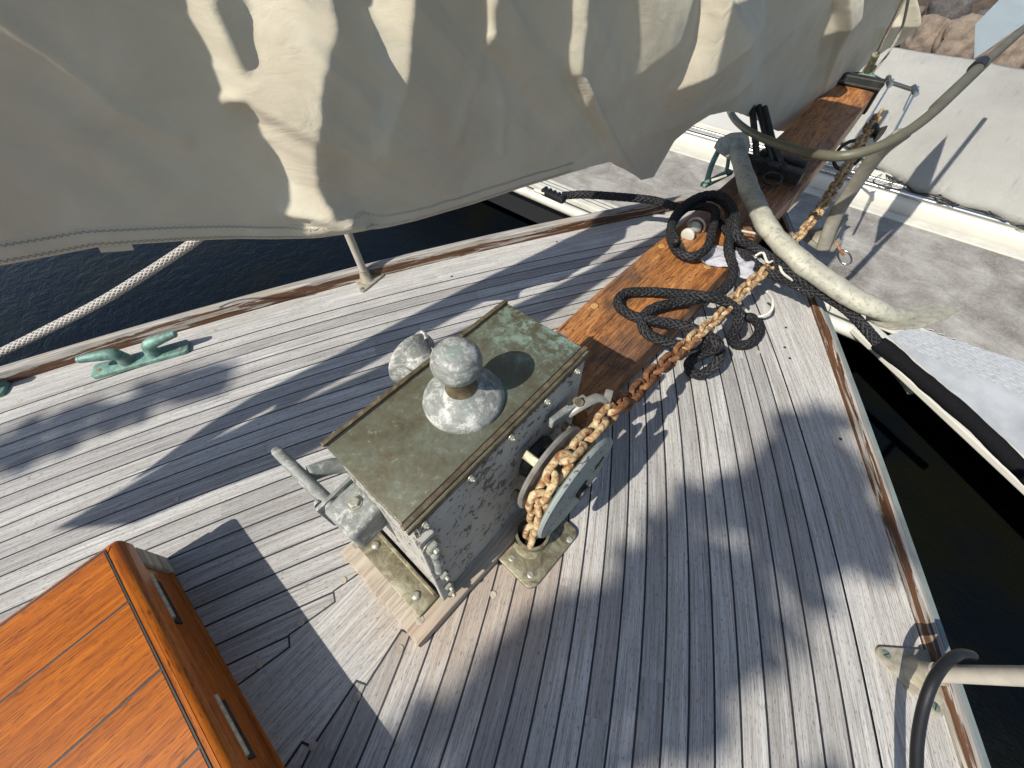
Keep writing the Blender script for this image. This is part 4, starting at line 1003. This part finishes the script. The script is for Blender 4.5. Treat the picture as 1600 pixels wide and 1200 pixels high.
# thick dark ring hanging off the sprit side
bm = new(); c = at(1326, 242, .10); tube(bm, [c + V(math.cos(k * PI / 14) * .05, math.sin(k * PI / 14) * .05, math.sin(k * PI / 14) * .045) for k in range(28)], .008, 10, closed=True)
o = obj('iron_ring', bm, M['dark'], None, True); tag(o, 'dark iron ring hanging from the side of the bowsprit beside the chain', 'ring')

# ------------------------------------------------------------------ cleats
def cleat(c, ang, label, cut=False):
    t = thing('cleat', label, 'cleat', c, 'green bronze cleats on the port deck edge')
    Rz = Matrix.Rotation(ang, 4, 'Z'); Mx = Matrix.Translation(c) @ Rz
    bm = new(); prism(bm, rrect(.285, .062, .013), .001, .013, Mx, .003); obj('base', bm, M['verd'], t, True, 30)
    for sx in (-1, 1):
        bm = new(); pts = [V(sx * .040, 0, .008), V(sx * .042, 0, .038), V(sx * .054, 0, .054), V(sx * .088, 0, .062), V(sx * .132, 0, .067)]
        pp, rr_ = smooth_path(pts, .006, [.026, .018, .019, .0165, .0115]); pp = [Mx @ p for p in pp]
        tube(bm, pp, rr_, 18, up=(Mx.to_3x3() @ V(0, 1, 0))); e = pp[-1]
        bmesh.ops.create_uvsphere(bm, u_segments=16, v_segments=10, radius=.0118, matrix=Matrix.Translation(e)); obj('horn', bm, M['verd'], t, True)
        b = new(); lathe(b, Mx @ V(sx * .122, -.005, .0128), V(0, 0, 1), [(.0085, 0), (.0085, .0008), (.006, .0015), (0, .0015)], 20); obj('screw', b, M['brass'], t)
c0 = (at(146, 580, .01) + at(293, 540, .01)) * .5; dv = at(293, 545, .01) - at(146, 586, .01)
cleat(V(c0.x, c0.y, 0), math.atan2(dv.y, dv.x), 'whole verdigris bronze cleat screwed beside the port toe rail')
c1 = at(-28, 625, 0); cleat(V(c1.x - .06, c1.y - .055, 0), math.atan2(dv.y, dv.x) - .1, 'second cleat, only its dark green tip showing at the left edge')

# ------------------------------------------------------------------ stanchions
def stanchion(c, top, ang, label, trirot):
    t = thing('stanchion', label, 'stanchion', c, 'lifeline stanchions at the deck edges')
    bm = new(); Mx = Matrix.Translation(c) @ Matrix.Rotation(ang, 4, 'Z')
    tri = []
    for k, (a, r) in enumerate(((0, .060), (120, .055), (240, .055))):
        for j in range(-3, 4):
            aa = math.radians(a + j * 16); cc = V(math.cos(math.radians(a)) * r, math.sin(math.radians(a)) * r, 0); tri.append((cc.x + math.cos(aa) * .013, cc.y + math.sin(aa) * .013))
    prism(bm, tri, .001, .008, Mx, .002); obj('base_plate', bm, M['stanbase'], t, True, 30)
    bm = new(); lathe(bm, c + V(0, 0, .007), (top - c), [(.030, 0), (.022, .012), (.0185, .03), (.0185, .045), (0, .045)], 24); obj('socket', bm, M['stanbase'], t, True, 40)
    bm = new(); cyl(bm, c + V(0, 0, .02), top, .0142, seg=24); obj('post', bm, M['stan'], t, True, 40)
    for a, r in ((0, .058), (120, .052), (240, .052)):
        p = Mx @ V(math.cos(math.radians(a)) * r, math.sin(math.radians(a)) * r, .0078); b = new(); lathe(b, p, V(0, 0, 1), [(.0085, 0), (.0085, .0008), (.006, .0016), (0, .0016)], 20); obj('screw', b, M['screw'], t)
        b = new(); box(b, p + V(0, 0, .0017), (.013, .0018, .0005), Matrix.Rotation(ang + a + .8, 3, 'Z')); obj('screw_slot', b, M['dark'], t)
sp1 = at(574, 438, 0); stanchion(V(sp1.x, sp1.y, 0), V(sp1.x - .02, sp1.y - .005, .62), -.9, 'beige lifeline stanchion on the port toe rail rising behind the sail cover', 0)
sp2 = at(1432, 1052, 0); stanchion(V(sp2.x, sp2.y, 0), V(sp2.x + .03, sp2.y - .0, .70), 3.3, 'beige lifeline stanchion at the lower right deck edge with a black cable over it', 0)
bm = new(); tube(bm, smooth_path(A_([(1519, 1024, .085), (1500, 1022, .10), (1478, 1036, .11), (1458, 1064, .11), (1443, 1105, .095), (1434, 1155, .085), (1432, 1210, .08), (1434, 1290, .08)]), .006), .0088, 16)
o = obj('black_cable', bm, M['black'], None, True); tag(o, 'black rubber-covered cable hooked over the stanchion at the lower right', 'cable')

# ------------------------------------------------------------------ hatch
HZ = .163
ha = V(-.790, -.376, 0)
ht = thing('deck_hatch', 'varnished teak hatch with black seams and two hinges in the lower left corner', 'hatch', (-.335, -.7, 0))
HW, HL = .91, .80
ang = 0.
Mh = Matrix.Translation(V(ha.x, ha.y, 0)) @ Matrix.Rotation(ang, 4, 'Z')      # local x = forward edge to starboard, -y = aft
bm = new()
NS = 10
prism(bm, rrect(HW, HL, .014, 8), HZ - .042, HZ - .0025, Mh @ Matrix.Translation(V(HW / 2, -HL / 2, 0)), .016, 6)
hl = obj('hatch_lid', bm, M['varnish'], ht, True, 40)
# lid panel boards and their seams
fw_ = .0275; fwx = .0165; bxs = [.0165, .154, .312, .464, .62, .775, .8935]; nbd = 6
bm = new(); prism(bm, [(fwx - .003, -fw_ + .003), (HW - fwx + .003, -fw_ + .003), (HW - fwx + .003, -HL + fw_), (fwx - .003, -HL + fw_)], HZ - .0035, HZ - .0012, Mh); obj('lid_seam', bm, M['caulk'], ht)
vd = None
for k in range(nbd):
    bm = new(); x0 = bxs[k] + .0021; x1 = bxs[k + 1] - .0021
    prism(bm, [(x0, -fw_ - .0), (x1, -fw_ - .0), (x1, -HL + fw_), (x0, -HL + fw_)], HZ - .003, HZ - .0003, None, .0006)
    o = obj('lid_board', bm, M['varnish'], ht); o.parent = ht
    # boards run fore and aft: bake the turn into the mesh only for position, grain follows local X through the object's own axes
    o.data.transform(Matrix.Rotation(PI / 2, 4, 'Z')); o.matrix_parent_inverse = Matrix.Translation(-Vector(ht.location)); o.matrix_basis = Mh @ Matrix.Rotation(-PI / 2, 4, 'Z')
    o.data.transform(Matrix.Translation(V(k * .37, 0, 0))); o.matrix_basis = o.matrix_basis @ Matrix.Translation(V(-k * .37, 0, 0))
# coaming
bm = new(); prism(bm, rrect(HW - .03, HL - .03, .006, 6), .0015, HZ - .038, Mh @ Matrix.Translation(V(HW / 2, -HL / 2, 0)), .004)
obj('coaming', bm, M['varnish'], ht, True, 40)
bm = new(); prism(bm, rrect(HW - .022, HL - .022, .006, 6), .0008, .012, Mh @ Matrix.Translation(V(HW / 2, -HL / 2, 0)), .004); obj('base_moulding', bm, M['varnish'], ht, True, 40)
bm = new(); prism(bm, rrect(.05, .045, .004, 4), .0012, .10, Mh @ Matrix.Translation(V(.024, -.030, 0)) , .004); obj('corner_block', bm, M['bungg'], ht, True, 40)
for xx in (.152, .455, .76):
    b = new(); c = Mh @ V(xx, -.008, HZ - .055); d = (Mh.to_3x3() @ V(1, 0, 0))
    cyl(b, c - d * .060, c + d * .060, .0078, seg=16, bev=.001)
    for k in (-.036, -.012, .012, .036): cyl(b, c + d * (k - .0006), c + d * (k + .0006), .0079, seg=16)
    hg = obj('hinge', b, M['nut'], ht, True, 40)
    b = new(); box(b, Mh @ V(xx, -.0135, HZ - .072), (.118, .003, .05), Matrix.Rotation(ang, 3, 'Z'), .0008); obj('hinge_plate', b, M['dark'], hg)

# ------------------------------------------------------------------ sail cover
edge_px = [(-60, 425), (0, 415), (80, 400), (150, 386), (230, 380), (300, 375), (370, 372), (430, 372), (500, 370), (560, 364), (600, 356), (650, 344), (740, 318), (820, 290), (900, 264), (962, 247), (985, 262), (1008, 276), (1030, 270), (1048, 240), (1062, 214), (1085, 195), (1105, 183), (1130, 179), (1160, 180), (1190, 184), (1225, 195), (1260, 194), (1295, 165), (1330, 132), (1365, 96), (1400, 58), (1420, 30), (1441, 0), (1455, -30)]
ed = [on_sail(*p) for p in edge_px]
eY = np.array([p.y for p in ed]); eZ = np.array([p.z for p in ed])
# keep monotone in Y
o_ = np.argsort(eY); eY = eY[o_]; eZ = eZ[o_]
eY = np.concatenate(([-1.7, -1.0, -.6], eY)); eZ = np.concatenate(([.80, .76, .69], eZ))
Y0, Y1 = -1.12, float(eY[-1]); NYs, NZs = 760, 170; ZT = 1.14
Ys = np.linspace(Y0, Y1, NYs)
bot = np.interp(Ys, eY, eZ)
top = np.minimum(ZT, .62 + (Y1 - Ys) * .42 + .0); top = np.maximum(top, bot + .02)
top = np.where(Ys > Y1 - .5, np.minimum(top, bot.max() + .35), top)
# designed fold slopes: polygons (in the plane of the cloth) where the cloth turns towards the sun
def poly_yz(px): return np.array([[on_sail(*p).y, on_sail(*p).z] for p in px])
folds = [  # polygon, slope, softness to the right
    ([(285, -60), (292, 20), (318, 70), (335, 120), (352, 150), (375, 150), (392, 180), (425, 235), (443, 275), (444, 300), (434, 332), (515, 334), (492, 290), (482, 240), (480, 190), (487, 120), (503, 40), (507, -60), (385, -60), (385, 30), (393, 90), (380, 112), (355, 60), (330, 10), (322, -60)], .80),
    ([(575, -60), (572, 50), (582, 110), (580, 160), (565, 185), (570, 215), (582, 243), (590, 200), (610, 130), (624, 60), (635, -60)], .80),
    ([(748, -60), (752, 30), (755, 68), (765, 50), (766, -60)], .8),
    ([(884, -60), (882, 30), (876, 75), (886, 112), (898, 108), (903, 60), (908, -60)], .55),
    ([(898, 112), (900, 140), (915, 168), (914, 130), (906, 110)], .5),
    ([(985, -60), (982, 40), (968, 130), (1000, 105), (1045, 60), (1090, -60)], .3),
    ([(1100, -60), (1075, 50), (1032, 140), (1085, 100), (1150, 30), (1175, -60)], .80),
    ([(1310, -60), (1300, 10), (1285, 50), (1320, 20), (1345, -60)], .5),
    ([(1420, -30), (1400, 15), (1370, 45), (1400, 38), (1430, 0)], .8),
    ([(488, 333), (470, 345), (450, 358), (500, 362), (545, 350), (535, 336)], .6)]
KD = 4.0
YY = np.repeat(Ys[:, None], NZs, 1); TT = np.repeat(np.linspace(0, 1, NZs)[None, :], NYs, 0)
ZZ = bot[:, None] + (top - bot)[:, None] * TT
def inside(poly, X_, Y_):
    r = np.zeros(X_.shape, bool); n = len(poly); j = n - 1
    for i in range(n):
        xi, yi = poly[i]; xj, yj = poly[j]
        with np.errstate(divide='ignore', invalid='ignore'):
            c_ = ((yi > Y_) != (yj > Y_)) & (X_ < (xj - xi) * (Y_ - yi) / (yj - yi + 1e-12) + xi)
        r ^= c_; j = i
    return r
def blur(a, k, axis):
    ker = np.exp(-np.linspace(-2, 2, 2 * k + 1) ** 2); ker /= ker.sum()
    pad_ = [(0, 0), (0, 0)]; pad_[axis] = (k, k); ap = np.pad(a, pad_, mode='edge')
    return np.apply_along_axis(lambda v: np.convolve(v, ker, 'valid'), axis, ap)
hg_ = .005; GY = np.arange(-2.0, 3.6, hg_); GZ = np.arange(0, 1.3, hg_)
gy_, gz_ = np.meshgrid(GY, GZ, indexing='ij'); gs = np.zeros(gy_.shape)
for px, am in folds: gs = np.maximum(gs, inside(poly_yz(px), gy_, gz_) * am)
gs = blur(blur(gs, 1, 0), 1, 1); GD = np.zeros(gs.shape)
for i in range(1, len(GY)):
    up_ = np.zeros(len(GZ)); up_[:-1] = GD[i - 1, 1:]
    GD[i] = up_ + (gs[i] - KD * up_) * hg_ * 1.414
GD = blur(blur(GD, 2, 0), 2, 1)
fi_ = np.clip((YY - GY[0]) / hg_, 0, len(GY) - 2); fj_ = np.clip((ZZ - GZ[0]) / hg_, 0, len(GZ) - 2); ii_ = fi_.astype(int); jj_ = fj_.astype(int); fa, fb = fi_ - ii_, fj_ - jj_
D = GD[ii_, jj_] * (1 - fa) * (1 - fb) + GD[ii_ + 1, jj_] * fa * (1 - fb) + GD[ii_, jj_ + 1] * (1 - fa) * fb + GD[ii_ + 1, jj_ + 1] * fa * fb
# broad shallow waves, mostly in the shaded cloth
nz = np.zeros(YY.shape)
for i in range(0, NYs):
    for j in range(0, NZs, 1):
        y, z = YY[i, j], ZZ[i, j]
        nz[i, j] = .010 * noise.noise(V(y * 2.2 + z * 2.0, z * 1.2, 0)) + .0035 * noise.noise(V(y * 9 + z * 7, z * 4, 3)) + .0012 * noise.noise(V(y * 26, z * 18, 5))
# soft diagonal crease at the left
cr = np.array([[on_sail(*p).y, on_sail(*p).z] for p in [(0, 35), (70, 80), (140, 135), (220, 185), (330, 240)]])
def dist_poly(P_, X_, Y_):
    best = np.full(X_.shape, 9.)
    for a, b in zip(P_[:-1], P_[1:]):
        ab = b - a; t_ = np.clip(((X_ - a[0]) * ab[0] + (Y_ - a[1]) * ab[1]) / (ab @ ab), 0, 1); best = np.minimum(best, np.hypot(X_ - a[0] - ab[0] * t_, Y_ - a[1] - ab[1] * t_))
    return best
def crease(px, w_, h_): 
    P_ = np.array([[on_sail(*p).y, on_sail(*p).z] for p in px]); return h_ * np.exp(-(dist_poly(P_, YY, ZZ) / w_) ** 2)
nz += crease([(-80, -20), (0, 35), (70, 80), (140, 135), (180, 170), (280, 215)], .014, .008)
nz += crease([(0, 200), (80, 250), (180, 300)], .03, -.008) + crease([(60, 130), (150, 190), (260, 260)], .03, -.006)
nz += crease([(760, 60), (735, 120), (705, 210)], .02, .007) + crease([(765, 70), (785, 150), (783, 230)], .018, .007)
nz += crease([(1240, 40), (1140, 150), (1000, 210)], .03, .008) + crease([(350, 148), (362, 150)], .012, .012) + crease([(565, 185), (575, 235)], .008, .006)
nz += crease([(560, 40), (580, 110)], .02, .006) + crease([(545, 150), (575, 190)], .02, .006)
D_0 = (D[:, 0] + nz[:, 0] - .02) * np.clip((3.1 - Ys) / .4, 0, 1)
tuck = np.clip((ZZ - bot[:, None]), 0, 1); lean = .05 * tuck
DD = D + nz + lean - .02 + .0
hem_h = .035
shift = (1 - bot) * D_0 / np.maximum(.3, -(SA + SB * Ys)); ZZ = ZZ + shift[:, None] * (1 - TT) ** 1.5; bot = bot + shift
nrm = Vector((1, -SB, 0)).normalized()
def side_mesh(Dm, sgn, thick_fn, name_unused=None):
    pass
cov = thing('sail_cover', 'large creased cream canvas sail cover hanging across the top of the view', 'sail cover', (SA + SB * 1.0, 1.0, .5))
bm = new(); uvl = bm.loops.layers.uv.active
G = [[None] * NZs for _ in range(NYs)]
for i in range(NYs):
    for j in range(NZs):
        y, z, d_ = YY[i, j], ZZ[i, j], DD[i, j]
        G[i][j] = bm.verts.new((SA + SB * y + nrm.x * d_, y + nrm.y * d_, z))
for i in range(NYs - 1):
    for j in range(NZs - 1):
        f = bm.faces.new((G[i][j], G[i + 1][j], G[i + 1][j + 1], G[i][j + 1])); f.smooth = True
        for l, (a, b) in zip(f.loops, ((i, j), (i + 1, j), (i + 1, j + 1), (i, j + 1))): l[uvl].uv = (YY[a, b], ZZ[a, b] - bot[a])
# over the boom and down the far side
W_ = .11
prev = [G[i][NZs - 1] for i in range(NYs)]
for (off, dz) in ((-.035, .025), (-.08, .02), (-.11, -.02), (-.105, -.15), (-.09, -.35), (-.07, -.55)):
    cur = []
    for i in range(NYs):
        y = Ys[i]; z = max(top[i] + dz, bot[i] - .004); k = 1 if top[i] - bot[i] > .3 else (top[i] - bot[i]) / .3
        d_ = DD[i, -1] + off * k; dlow = DD[i, 0] - .012
        if dz < -.1: d_ = d_ + (dlow - d_) * min(1, max(0, (top[i] - z) / max(top[i] - bot[i], .02))) ** 2
        cur.append(bm.verts.new((SA + SB * y + nrm.x * d_, y + nrm.y * d_, z)))
    for i in range(NYs - 1): bm.faces.new((prev[i], prev[i + 1], cur[i + 1], cur[i])).smooth = True
    prev = cur
bmesh.ops.recalc_face_normals(bm, faces=bm.faces[:])
obj('cover_cloth', bm, M['canvas'], cov, True)
# hem: doubled band along the lower edge, with zigzag stitching
def surf(i, z):
    j = int(np.clip((z - bot[i]) / max(top[i] - bot[i], 1e-4) * (NZs - 1), 0, NZs - 1)); d_ = DD[i, j] ; y = Ys[i]
    return V(SA + SB * y + nrm.x * d_, y + nrm.y * d_, z), nrm
bm = new(); uvl = bm.loops.layers.uv.active; rows_ = []
i1 = int(np.searchsorted(Ys, 1.22))
for i in range(0, i1):
    r_ = []
    for (h, out) in ((-.001, -.001), (-.0015, .0006), (.0, .0012), (hem_h * .5, .0014), (hem_h, .0009), (hem_h + .001, .0)):
        p, n_ = surf(i, bot[i] + max(h, 0)); p = p + n_ * out; p.z = bot[i] + h; r_.append(bm.verts.new(p))
    rows_.append(r_)
for a, b, ii in zip(rows_[:-1], rows_[1:], range(len(rows_))):
    for k in range(5):
        f = bm.faces.new((a[k], b[k], b[k + 1], a[k + 1])); f.smooth = True
        for l, uv in zip(f.loops, ((Ys[ii], k * .01), (Ys[ii + 1], k * .01), (Ys[ii + 1], k * .01 + .01), (Ys[ii], k * .01 + .01))): l[uvl].uv = uv
bmesh.ops.recalc_face_normals(bm, faces=bm.faces[:])
obj('hem', bm, M['canvas'], cov, True)
for h in (.006, hem_h - .004):
    bm = new(); pts = []; y = -.25; q = 0
    while y < 1.15:
        i = int(np.searchsorted(Ys, y)); i = min(i, i1 - 2); p, n_ = surf(i, bot[i] + h); zz = np.interp(y, Ys, bot) + h + (.0025 if q % 2 else -.0025)
        X_ = SA + SB * y + nrm.x * (DD[i, max(0, int((h) / max(top[i] - bot[i], .01) * NZs))] + .0016); pts.append(V(X_, y + nrm.y * .004, zz)); y += .0042; q += 1
    tube(bm, pts, .0006, 4, cap=False); obj('stitching', bm, M['leg'], cov)
# webbing tab under the hem, left
bm = new(); i = int(np.searchsorted(Ys, on_sail(140, 384).y)); i2 = i + 7; a = surf(i, bot[i])[0]; b = surf(i2, bot[i2])[0]; bar(bm, a + V(-.004, 0, -.002), b + V(-.004, 0, -.002), .024, .003, .001, V(1, 0, 0)); obj('webbing_tab', bm, M['canvas'], cov)

# ------------------------------------------------------------------ added shade casters aloft, out of view, shaped after the shadows they throw
def aloft(poly, z, name, label, cat, mat, th=.12):  # slab set back along the sun so its shadow fills the outline
    sh_ = V(.17, .97, 0); bm = new()
    prism(bm, [(p[0] - sh_.x * z, p[1] - sh_.y * z) for p in poly], z - th / 2, z + th / 2, None, .03, 3)
    o = obj(name, bm, mat, None, True, 60); tag(o, label, cat); return o
def blob(poly, k=0): return poly
def shade_scatter(poly, z0, z1, n, name, label, cat, mat, r0=.03, r1=.075, seed=1):  # loose discs scattered along the sun to dapple an outline on deck
    rnd = random.Random(seed); P_ = np.array(poly); bm = new(); k = 0; edge = .03
    lo_, hi_ = P_.min(0) - .05, P_.max(0) + .05
    while k < n:
        x, y = rnd.uniform(lo_[0], hi_[0]), rnd.uniform(lo_[1], hi_[1])
        if not inside(P_, np.array([x]), np.array([y]))[0]: continue
        z = rnd.uniform(z0, z1); r = rnd.uniform(r0, r1); c = V(x - .17 * z, y - .97 * z, z)
        a = V(rnd.gauss(0, 1), rnd.gauss(0, 1), rnd.gauss(0, 1)).normalized(); s_, u_, d_ = frame(a)
        s_ = (V(1, 0, 0) + a * .3).normalized(); u_ = (V(0, 1, 0) + a.yzx * .3).normalized()
        bm.faces.new([bm.verts.new(c + (s_ * math.cos(t) + u_ * math.sin(t) * .6) * r) for t in [q * PI / 4 + .1 for q in range(8)]]); k += 1
    o = obj(name, bm, mat); tag(o, label, cat); return o
shade_scatter([(-.10, -.20), (-.03, .10), (.05, .30), (.06, .55), (.14, .66), (.20, 1.0), (.27, 1.08), (.33, .98), (.50, .78), (.50, .68), (.40, .60), (.37, .45), (.31, .22), (.26, .06), (.12, -.10), (.06, -.3), (.0, -.9), (-.2, -.9)], 3.4, 5.4, 520, 'shade_discs', 'added cluster of leaf-like discs aft, out of view, shading the starboard deck', 'shade_caster', M['grass'])  # added discs, unseen, for the soft shadow on the starboard planks
shade_scatter([(-1.50, -.75), (-1.36, -.62), (-1.30, -.30), (-1.20, -.05), (-1.26, .02), (-1.40, -.25), (-1.46, -.45), (-1.56, -.70)], 3.2, 4.4, 95, 'shade_discs', 'added narrow cluster of leaf-like discs, out of view, shading the port deck', 'shade_caster', M['grass'], .03, .06, 4)  # unseen discs put in for the soft band on the port planks
shade_scatter([(.48, .2), (.62, .1), (.64, .2), (.5, .3)], 3.0, 4.0, 20, 'shade_discs', 'small added group of leaf-like discs, out of view, shading the starboard edge', 'shade_caster', M['grass'], .03, .06, 5)  # few extra discs, out of view, for the small shadow by the stanchion
aloft([(-1.07, -.5), (-1.04, -.2), (-.94, .1), (-.82, .5), (-.68, 1.0), (-.565, 1.5), (-.47, 2.1), (-.42, 2.6), (-.38, 3.0), (-.12, 3.0), (-.04, 2.7), (.0, 2.4), (-.02, 2.1), (-.14, 1.9), (-.33, 1.66), (-.43, 1.60), (-.53, 1.42), (-.59, .9), (-.70, .3), (-.78, .0), (-.87, -.2), (-.93, -.36)], 1.3, 'sun_blocker', 'added slab above the cover, out of view, shading the port deck and bowsprit', 'sun blocker', M['sail'], .10)  # invented blocker, outline drawn from the wanted shade on bowsprit and port deck
